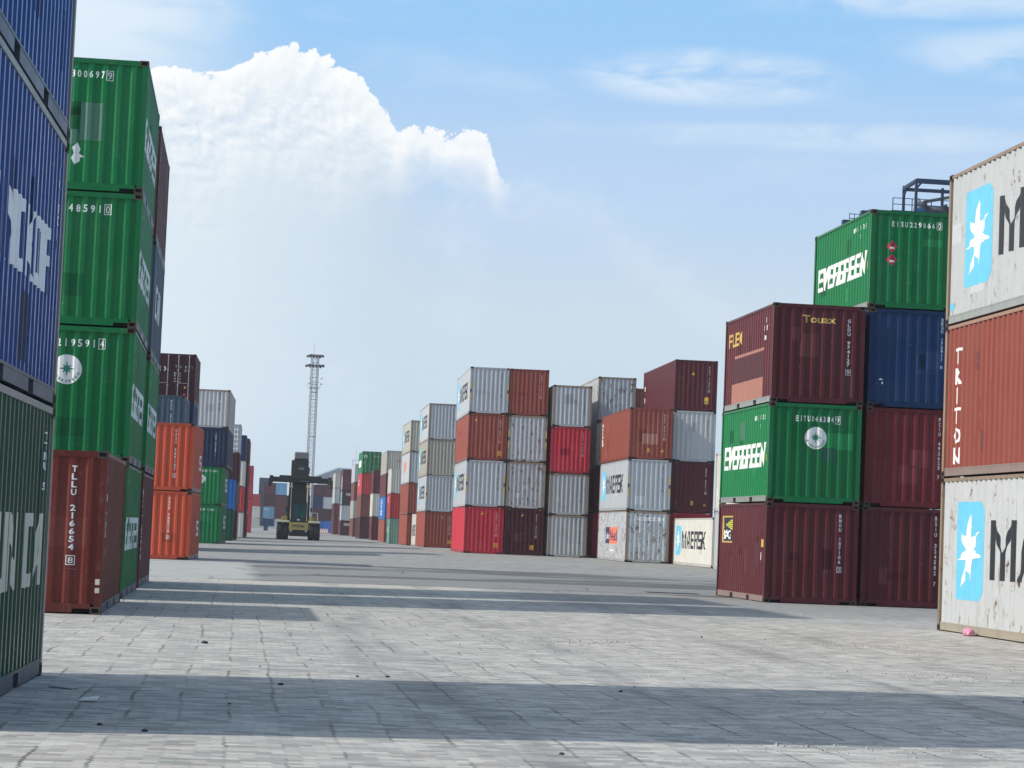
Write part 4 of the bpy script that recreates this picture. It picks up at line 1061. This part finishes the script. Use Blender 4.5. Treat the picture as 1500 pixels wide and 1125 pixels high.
# ------------------------------------------------------------------ ground
def ground_mat(name, kind):
    m, nt, b = newmat(name)
    tc = nt.nodes.new('ShaderNodeTexCoord'); P = tc.outputs['Object']
    big = noise(nt, vmul(nt, P, (1, .5, 1)), .10, 5, .6); mid = noise(nt, P, .55, 6, .62); fine = noise(nt, P, 9, 5, .7)
    if kind == 'paver':
        sep = nt.nodes.new('ShaderNodeSeparateXYZ'); nt.links.new(P, sep.inputs[0])
        # courses wander a little and the long edges are toothed
        wob = math_(nt, 'MULTIPLY', math_(nt, 'SUBTRACT', noise(nt, P, .45, 3), .5), .16)
        tooth = math_(nt, 'MULTIPLY', math_(nt, 'PINGPONG', sep.outputs[1], .0575), .45)
        X = math_(nt, 'ADD', math_(nt, 'ADD', sep.outputs[0], wob), tooth)
        Y = math_(nt, 'ADD', sep.outputs[1], math_(nt, 'MULTIPLY', math_(nt, 'SUBTRACT', noise(nt, P, .5, 3), .5), .22))
        cmb = nt.nodes.new('ShaderNodeCombineXYZ'); nt.links.new(X, cmb.inputs[0]); nt.links.new(Y, cmb.inputs[1])
        def brick(w, h, off, mort):
            n = nt.nodes.new('ShaderNodeTexBrick'); nt.links.new(cmb.outputs[0], n.inputs['Vector'])
            n.offset = off; n.squash = 1
            n.inputs['Color1'].default_value = (0, 0, 0, 1); n.inputs['Color2'].default_value = (1, 1, 1, 1); n.inputs['Mortar'].default_value = (.5, .5, .5, 1)
            n.inputs['Scale'].default_value = 1; n.inputs['Brick Width'].default_value = w; n.inputs['Row Height'].default_value = h
            n.inputs['Mortar Size'].default_value = mort; n.inputs['Mortar Smooth'].default_value = .3; n.inputs['Bias'].default_value = 0
            return n
        b1 = brick(.205, .115, .5, .005); b2 = brick(.41, .23, .5, .012); b3 = brick(.82, .69, .33, .0)
        sw = smooth(nt, noise(nt, P, .16, 2), .46, .50)
        tone1 = nt.nodes.new('ShaderNodeRGBToBW'); nt.links.new(b1.outputs['Color'], tone1.inputs[0])
        tone2 = nt.nodes.new('ShaderNodeRGBToBW'); nt.links.new(b2.outputs['Color'], tone2.inputs[0])
        tone3 = nt.nodes.new('ShaderNodeRGBToBW'); nt.links.new(b3.outputs['Color'], tone3.inputs[0])
        t = math_(nt, 'ADD', math_(nt, 'MULTIPLY', tone1.outputs[0], .46), math_(nt, 'ADD', math_(nt, 'MULTIPLY', tone2.outputs[0], .20), math_(nt, 'MULTIPLY', math_(nt, 'ADD', math_(nt, 'MULTIPLY', tone3.outputs[0], .15), math_(nt, 'MULTIPLY', mid, .85)), .34)))
        c = mixc(nt, smooth(nt, t, .10, .90), (.275, .268, .254), (.62, .592, .540))
        c = mixc(nt, math_(nt, 'MULTIPLY', smooth(nt, tone1.outputs[0], .90, .96), .45), c, (.36, .27, .255))
        c = mixc(nt, math_(nt, 'MULTIPLY', smooth(nt, mid, .45, .75), .35), c, (.20, .20, .20))
        c = mixc(nt, math_(nt, 'MULTIPLY', smooth(nt, big, .50, .72), .50), c, (.25, .25, .255))
        c = mixc(nt, math_(nt, 'MULTIPLY', smooth(nt, noise(nt, vmul(nt, P, (.35, 1.6, 1)), .9, 5, .65), .54, .74), .45), c, (.56, .545, .51))
        worn = smooth(nt, noise(nt, vmul(nt, P, (.5, 1, 1)), .22, 6, .6), .58, .68)
        c = mixc(nt, math_(nt, 'MULTIPLY', worn, .6), c, mixc(nt, fine, (.28, .275, .265), (.50, .485, .46)))
        jag = math_(nt, 'MULTIPLY', math_(nt, 'SUBTRACT', noise(nt, P, 5.5, 2), .5), .05)
        jx = math_(nt, 'PINGPONG', math_(nt, 'ADD', X, jag), .205)
        jl = math_(nt, 'SUBTRACT', 1.0, smooth(nt, jx, .006, .017))
        jl = math_(nt, 'MULTIPLY', jl, smooth(nt, noise(nt, vmul(nt, P, (1, .5, 1)), 1.3, 3), .44, .64))
        mort = math_(nt, 'ADD', math_(nt, 'MULTIPLY', b1.outputs['Fac'], .30), math_(nt, 'MULTIPLY', jl, .75), True)
        vis = mort
        vis = math_(nt, 'MULTIPLY', vis, math_(nt, 'SUBTRACT', 1.0, math_(nt, 'MULTIPLY', worn, .8)))
        c = mixc(nt, math_(nt, 'MULTIPLY', vis, .85), c, (.075, .072, .07))
        strip_ = math_(nt, 'MULTIPLY', math_(nt, 'MULTIPLY', smooth(nt, sep.outputs[1], 58.6, 59.0), smooth(nt, sep.outputs[0], -.8, -.4)), math_(nt, 'SUBTRACT', 1.0, smooth(nt, sep.outputs[0], 6.4, 6.9)))
        c = mixc(nt, math_(nt, 'MULTIPLY', strip_, .55), c, (.52, .48, .40))
        dk = math_(nt, 'MULTIPLY', smooth(nt, sep.outputs[1], 46, 52), smooth(nt, math_(nt, 'ADD', sep.outputs[0], math_(nt, 'MULTIPLY', mid, 6.0)), 8.5, 11))  # shadow band of the left stacks, darkened into the paving colour
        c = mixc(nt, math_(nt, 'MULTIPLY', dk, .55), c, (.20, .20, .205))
        for tx, tw_ in ((2.7, .42), (5.0, .40), (8.4, .5), (10.4, .45)):
            wx = math_(nt, 'ADD', sep.outputs[0], math_(nt, 'MULTIPLY', math_(nt, 'SINE', math_(nt, 'MULTIPLY', sep.outputs[1], .05)), .9))
            trk = math_(nt, 'SUBTRACT', 1.0, smooth(nt, math_(nt, 'ABSOLUTE', math_(nt, 'SUBTRACT', wx, tx)), tw_ * .4, tw_ * 1.6))
            c = mixc(nt, math_(nt, 'MULTIPLY', math_(nt, 'MULTIPLY', trk, smooth(nt, noise(nt, vmul(nt, P, (2, .25, 1)), .8, 4), .40, .65)), .45), c, (.17, .17, .175))
        spots = smooth(nt, noise(nt, P, 6.5, 3), .70, .76)
        c = mixc(nt, math_(nt, 'MULTIPLY', spots, .5), c, (.09, .09, .09))
        h = math_(nt, 'ADD', math_(nt, 'MULTIPLY', t, .35), math_(nt, 'ADD', math_(nt, 'MULTIPLY', fine, .35), math_(nt, 'MULTIPLY', vis, -.8)))
        h = math_(nt, 'ADD', h, math_(nt, 'MULTIPLY', math_(nt, 'MULTIPLY', worn, fine), 1.6))
        dist, st = .018, .75
    elif kind == 'road':
        patch = smooth(nt, noise(nt, vmul(nt, P, (.5, 1.1, 1)), .11, 4, .5, .4), .47, .50)
        sep = nt.nodes.new('ShaderNodeSeparateXYZ'); nt.links.new(P, sep.inputs[0])
        left = smooth(nt, math_(nt, 'ADD', sep.outputs[0], math_(nt, 'MULTIPLY', mid, 2.0)), 1.2, 1.9)
        asp = mixc(nt, mid, (.085, .086, .088), (.165, .163, .158))
        con = mixc(nt, mid, (.40, .41, .38), (.48, .48, .44))
        c = mixc(nt, left, con, asp)
        c = mixc(nt, math_(nt, 'MULTIPLY', math_(nt, 'MULTIPLY', patch, left), .6), c, (.35, .345, .33))
        rep = smooth(nt, noise(nt, vmul(nt, P, (.35, 2.2, 1)), .35, 2), .66, .68)
        c = mixc(nt, math_(nt, 'MULTIPLY', rep, .7), c, (.42, .41, .38))
        gut = math_(nt, 'MULTIPLY', math_(nt, 'SUBTRACT', 1.0, smooth(nt, math_(nt, 'ABSOLUTE', math_(nt, 'SUBTRACT', math_(nt, 'ADD', sep.outputs[1], math_(nt, 'MULTIPLY', mid, .8)), 64.0)), .10, .30)), smooth(nt, noise(nt, P, .7, 4), .42, .58))
        c = mixc(nt, math_(nt, 'MULTIPLY', gut, .8), c, (.05, .05, .05))
        c = mixc(nt, math_(nt, 'MULTIPLY', fine, .35), c, (.17, .17, .17))
        crk = nt.nodes.new('ShaderNodeTexVoronoi'); crk.feature = 'DISTANCE_TO_EDGE'; crk.inputs['Scale'].default_value = .28
        nt.links.new(P, crk.inputs['Vector'])
        cr_ = math_(nt, 'SUBTRACT', 1.0, smooth(nt, crk.outputs['Distance'], .004, .016))
        c = mixc(nt, math_(nt, 'MULTIPLY', cr_, .6), c, (.10, .10, .10))
        h = math_(nt, 'ADD', fine, math_(nt, 'MULTIPLY', mid, .8)); dist, st = .012, .6
    else:
        c = mixc(nt, mid, (.23, .225, .215), (.36, .35, .33))
        sep = nt.nodes.new('ShaderNodeSeparateXYZ'); nt.links.new(P, sep.inputs[0])
        bands = noise(nt, vmul(nt, P, (.12, 1, 1)), .09, 5, .6)
        c = mixc(nt, math_(nt, 'MULTIPLY', smooth(nt, bands, .42, .62), .6), c, (.25, .25, .25))
        bn = nt.nodes.new('ShaderNodeTexBrick'); nt.links.new(P, bn.inputs['Vector']); bn.offset = .5
        bn.inputs['Color1'].default_value = (.22, .215, .205, 1); bn.inputs['Color2'].default_value = (.38, .36, .325, 1); bn.inputs['Mortar'].default_value = (.25, .25, .25, 1)
        bn.inputs['Scale'].default_value = 1; bn.inputs['Brick Width'].default_value = .41; bn.inputs['Row Height'].default_value = .84; bn.inputs['Mortar Size'].default_value = .012
        c = mixc(nt, .5, c, bn.outputs['Color'])
        h = math_(nt, 'ADD', fine, mid); dist, st = .012, .5
    nt.links.new(c, b.inputs['Base Color']); b.inputs['Roughness'].default_value = .85; b.inputs['Specular IOR Level'].default_value = .1
    bp = nt.nodes.new('ShaderNodeBump'); bp.inputs['Strength'].default_value = st; bp.inputs['Distance'].default_value = dist
    nt.links.new(h, bp.inputs['Height']); nt.links.new(bp.outputs[0], b.inputs['Normal'])
    return m
def edge(x, y0):
    r = random.Random(int(round(x * 10)) + int(y0)); return y0 + r.uniform(-.22, .22) + .5 * sin(x * .35 + y0)
def strip(name, ya, yb, ys, mat, ja, jb):
    xs = [-3000, -800, -300, -120, -60, -35, -22] + [-15 + i * .5 for i in range(90)] + [32, 36, 42, 50, 62, 80, 120, 300, 800, 3000]
    bm = bmesh.new(); rows = []
    for j, y in enumerate(ys):
        row = []
        for x in xs:
            yy = y
            if j == 0 and ja: yy = edge(x, y)
            if j == len(ys) - 1 and jb: yy = edge(x, y)
            row.append(bm.verts.new((x, yy, gz(x, yy))))
        rows.append(row)
    for a, c in zip(rows, rows[1:]):
        for i in range(len(xs) - 1): bm.faces.new((a[i], a[i+1], c[i+1], c[i]))
    for f in bm.faces: f.smooth = True
    o = meshobj(name, bm_done(bm, name), None, [mat]); o['kind'] = 'structure'; o['label'] = {'pavement': 'worn grey block paving of the container yard', 'road': 'grey asphalt road with pale concrete patches crossing the yard', 'ground': 'pale concrete ground of the far yard'}[name]
    return o
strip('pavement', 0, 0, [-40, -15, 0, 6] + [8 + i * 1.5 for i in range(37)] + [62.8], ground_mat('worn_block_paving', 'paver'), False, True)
strip('road', 0, 0, [62.8] + [64.5 + i * 2 for i in range(14)] + [92.5], ground_mat('patched_road', 'road'), True, True)
strip('ground', 0, 0, [92.5] + [95 + i * 4 for i in range(50)] + [300, 320, 345, 380, 420, 480, 560, 700, 1000, 1800, 4000], ground_mat('pale_yard_concrete', 'far'), True, False)

# ------------------------------------------------------------------ sky, sun, air
SUN_EL, SUN_TILT = radians(36), radians(8)
w = bpy.data.worlds.new('World'); scene.world = w; w.use_nodes = True
nt = w.node_tree; bg = nt.nodes['Background']
sky = nt.nodes.new('ShaderNodeTexSky'); sky.sky_type = 'NISHITA'; sky.sun_disc = False
sdir = Vector((-cos(SUN_EL) * cos(SUN_TILT), -cos(SUN_EL) * sin(SUN_TILT), sin(SUN_EL)))
sky.sun_elevation = SUN_EL; sky.sun_rotation = math.atan2(sdir.x, sdir.y); sky.dust_density = 3.0; sky.air_density = 1.2
tc = nt.nodes.new('ShaderNodeTexCoord'); D = tc.outputs['Generated']
sep = nt.nodes.new('ShaderNodeSeparateXYZ'); nt.links.new(D, sep.inputs[0])
hyp = math_(nt, 'SQRT', math_(nt, 'ADD', math_(nt, 'MULTIPLY', sep.outputs[0], sep.outputs[0]), math_(nt, 'MULTIPLY', sep.outputs[1], sep.outputs[1])))
el = math_(nt, 'DIVIDE', sep.outputs[2], math_(nt, 'MAXIMUM', hyp, .001))
az = math_(nt, 'ARCTAN2', sep.outputs[0], sep.outputs[1])
def lin(r, g, b_):
    f = lambda v: ((v / 255 + .055) / 1.055) ** 2.4 if v > 10 else v / 255 / 12.92
    return (f(r), f(g), f(b_))
ramp = nt.nodes.new('ShaderNodeValToRGB'); cr_ = ramp.color_ramp; cr_.interpolation = 'EASE'
stops = [(0, (194, 212, 224)), (.09, (198, 215, 229)), (.155, (181, 207, 237)), (.225, (150, 197, 240)), (.5, (140, 180, 228)), (1.0, (160, 190, 225))]
while len(cr_.elements) < len(stops): cr_.elements.new(.5)
for e, (p, c) in zip(cr_.elements, stops): e.position = p; e.color = (*lin(*c), 1)
nt.links.new(el, ramp.inputs[0])
col = ramp.outputs[0]
# thin high cloud
cv = nt.nodes.new('ShaderNodeCombineXYZ'); nt.links.new(az, cv.inputs[0]); nt.links.new(el, cv.inputs[1])
cvo = cv.outputs[0]
wisp = noise(nt, vmul(nt, cvo, (1, 3.2, 1)), 9, 5, .55, .3)
wf = math_(nt, 'MULTIPLY', smooth(nt, wisp, .50, .70), math_(nt, 'MULTIPLY', smooth(nt, el, .10, .17), .25))
col = mixc(nt, wf, col, lin(214, 228, 243))
leftglow = math_(nt, 'MULTIPLY', math_(nt, 'SUBTRACT', 1.0, smooth(nt, az, -.08, .02)), .75)
col = mixc(nt, leftglow, col, lin(224, 236, 242))
def ell(a, e, ra, re):
    dx_ = math_(nt, 'DIVIDE', math_(nt, 'SUBTRACT', az, a), ra); dy_ = math_(nt, 'DIVIDE', math_(nt, 'SUBTRACT', el, e), re)
    r2_ = math_(nt, 'ADD', math_(nt, 'MULTIPLY', dx_, dx_), math_(nt, 'MULTIPLY', dy_, dy_))
    return math_(nt, 'SUBTRACT', 1.0, smooth(nt, r2_, 0.0, 1.6))
wn = noise(nt, vmul(nt, cvo, (1, 2.6, 1)), 22, 6, .58, .4)
for a_, e_, ra_, re_, k_ in ((.195, .201, .055, .012, .85), (.335, .213, .05, .012, .6), (.25, .176, .12, .006, .45), (.31, .236, .09, .008, .6), (-.065, .222, .05, .03, .75), (.37, .19, .05, .006, .4)):
    f_ = math_(nt, 'MULTIPLY', math_(nt, 'MULTIPLY', ell(a_, e_, ra_, re_), smooth(nt, wn, .30, .62)), k_)
    col = mixc(nt, f_, col, lin(222, 234, 246))
# cumulus bank: crest height against azimuth
fc = nt.nodes.new('ShaderNodeFloatCurve'); cm_ = fc.mapping; cu = cm_.curves[0]
A0, A1, E1 = -.20, .30, .25
prof_ = [(-.20, .10), (-.13, .165), (-.06, .189), (-.039, .1885), (-.0144, .188), (-.0075, .194), (-.0026, .198), (.006, .1965), (.015, .2015), (.024, .200), (.0356, .192), (.047, .184), (.0562, .1765), (.0605, .1670), (.064, .1695), (.0738, .172), (.0835, .168), (.0885, .1685), (.0960, .1690), (.1000, .166), (.104, .157), (.109, .149), (.130, .147), (.150, .142), (.175, .120), (.22, .09), (.30, .07)]
pts = cu.points
for i, (a, e) in enumerate(prof_):
    x, y = (a - A0) / (A1 - A0), e / E1
    if i == 0: pts[0].location = (0, y)
    elif i == len(prof_) - 1: pts[-1].location = (1, y)
    else: pts.new(x, y)
for p in pts: p.handle_type = 'VECTOR'
cm_.update()
na = nt.nodes.new('ShaderNodeMapRange'); nt.links.new(az, na.inputs[0]); na.inputs[1].default_value = A0; na.inputs[2].default_value = A1
nt.links.new(na.outputs[0], fc.inputs['Value'])
top = math_(nt, 'MULTIPLY', fc.outputs[0], E1)
def billow(vec, scale, seed):
    o_ = nt.nodes.new('ShaderNodeVectorMath'); o_.operation = 'ADD'; nt.links.new(vec, o_.inputs[0]); o_.inputs[1].default_value = (seed, seed * .7, seed * .3)
    n_ = noise(nt, o_.outputs[0], scale, 1, .5, .25)
    return math_(nt, 'MULTIPLY', math_(nt, 'ABSOLUTE', math_(nt, 'SUBTRACT', n_, .5)), 2.0)
def puffs(vec):
    a_ = math_(nt, 'MULTIPLY', billow(vec, 38, 0.0), .50)
    a_ = math_(nt, 'ADD', a_, math_(nt, 'MULTIPLY', billow(vec, 95, 3.0), .30))
    a_ = math_(nt, 'ADD', a_, math_(nt, 'MULTIPLY', billow(vec, 210, 7.0), .16))
    return math_(nt, 'ADD', a_, math_(nt, 'MULTIPLY', billow(vec, 480, 9.0), .09))
PF = puffs(cvo)
bump = math_(nt, 'MULTIPLY', PF, .030)
depth = math_(nt, 'SUBTRACT', math_(nt, 'ADD', top, bump), el)
edge_w = smooth(nt, depth, 0.0, .0016)
soft = smooth(nt, depth, -.004, .012)
right_ = smooth(nt, math_(nt, 'ADD', az, math_(nt, 'MULTIPLY', math_(nt, 'SUBTRACT', noise(nt, cvo, 45, 6, .6), .5), .022)), .098, .112)
mask = nt.nodes.new('ShaderNodeMix'); nt.links.new(right_, mask.inputs[0]); nt.links.new(edge_w, mask.inputs[2])
nt.links.new(math_(nt, 'MULTIPLY', smooth(nt, depth, -.012, .03), .30), mask.inputs[3])
# puffs shade: lit from the upper left, greyer folds
off = nt.nodes.new('ShaderNodeVectorMath'); off.operation = 'ADD'; nt.links.new(cvo, off.inputs[0]); off.inputs[1].default_value = (-.0022, .0030, 0)
nA = PF; nB = puffs(off.outputs[0])
rel = math_(nt, 'ADD', math_(nt, 'MULTIPLY', math_(nt, 'SUBTRACT', nA, nB), 2.3), math_(nt, 'ADD', math_(nt, 'MULTIPLY', PF, .8), .30), True)
body = mixc(nt, rel, lin(208, 222, 235), lin(250, 251, 251))
rim = math_(nt, 'SUBTRACT', 1.0, smooth(nt, depth, .002, .022))
body = mixc(nt, math_(nt, 'MULTIPLY', rim, .55), body, lin(253, 253, 252))
dfac = math_(nt, 'MULTIPLY', depth, math_(nt, 'ADD', 1.0, math_(nt, 'MULTIPLY', smooth(nt, az, .03, .085), 1.7)))
soft_n = noise(nt, cvo, 26, 5, .55)
low = math_(nt, 'ADD', smooth(nt, dfac, .016, .080), math_(nt, 'MULTIPLY', math_(nt, 'SUBTRACT', soft_n, .5), .75), True)
hz = mixc(nt, smooth(nt, az, -.05, .08), lin(215, 229, 238), lin(196, 213, 228))
hz = mixc(nt, smooth(nt, math_(nt, 'ADD', az, math_(nt, 'MULTIPLY', math_(nt, 'SUBTRACT', soft_n, .5), .05)), .045, .090), hz, col)
body = mixc(nt, math_(nt, 'MULTIPLY', low, .97), body, hz)
body = mixc(nt, math_(nt, 'SUBTRACT', 1.0, smooth(nt, el, .0, .06)), body, col)
col = mixc(nt, mask.outputs[0], col, body)
front = smooth(nt, sep.outputs[1], .1, .4)   # the bank stands only to the north
sc = nt.nodes.new('ShaderNodeVectorMath'); sc.operation = 'SCALE'; sc.inputs[3].default_value = 10.7
nt.links.new(col, sc.inputs[0])
mx = nt.nodes.new('ShaderNodeMix'); mx.data_type = 'RGBA'; mx.clamp_result = False
nt.links.new(math_(nt, 'MULTIPLY', smooth(nt, el, .3, .7), .35), mx.inputs[0]); nt.links.new(sc.outputs[0], mx.inputs[6]); nt.links.new(sky.outputs[0], mx.inputs[7])
nt.links.new(mx.outputs[2], bg.inputs['Color']); bg.inputs['Strength'].default_value = .1

sl = bpy.data.lights.new('sun', 'SUN'); sl.energy = 3.85; sl.angle = radians(1.0); sl.color = (1.0, .95, .87)
so = bpy.data.objects.new('sun', sl); C.link(so); so.rotation_euler = sdir.to_track_quat('Z', 'Y').to_euler()

HAZE = True
if HAZE:
    bm = bmesh.new(); box(bm, -160, 200, -45, 760, -1.6, 48)
    bmesh.ops.recalc_face_normals(bm, faces=bm.faces[:])
    m, nt, b = newmat('haze_air'); nt.nodes.remove(b)
    pv = nt.nodes.new('ShaderNodeVolumePrincipled'); pv.inputs['Color'].default_value = (.86, .93, 1, 1); pv.inputs['Density'].default_value = .0002; pv.inputs['Anisotropy'].default_value = .2
    nt.links.new(pv.outputs[0], nt.nodes['Material Output'].inputs['Volume'])
    o = meshobj('haze', bm_done(bm, 'haze'), None, [m]); o['kind'] = 'stuff'; o['label'] = 'thin pale haze over the yard'

# ------------------------------------------------------------------ camera
cam = bpy.data.cameras.new('camera'); co = bpy.data.objects.new('camera', cam); C.link(co)
cam.sensor_width = 36; cam.lens = 36 * 3400 / 1500; cam.clip_end = 9000; cam.clip_start = .1
yaw, pitch, roll = radians(6.5694), radians(3.6815), .041
R = Matrix.Rotation(-yaw, 4, 'Z') @ Matrix.Rotation(pi/2 + pitch, 4, 'X') @ Matrix.Rotation(roll, 4, 'Z')
co.matrix_world = Matrix.Translation((0, 0, 1.55)) @ R
scene.camera = co
scene.view_settings.view_transform = 'Standard'; scene.view_settings.look = 'None'
scene.view_settings.exposure = 0; scene.view_settings.gamma = 1
scene.cycles.max_bounces = 6; scene.cycles.volume_bounces = 1
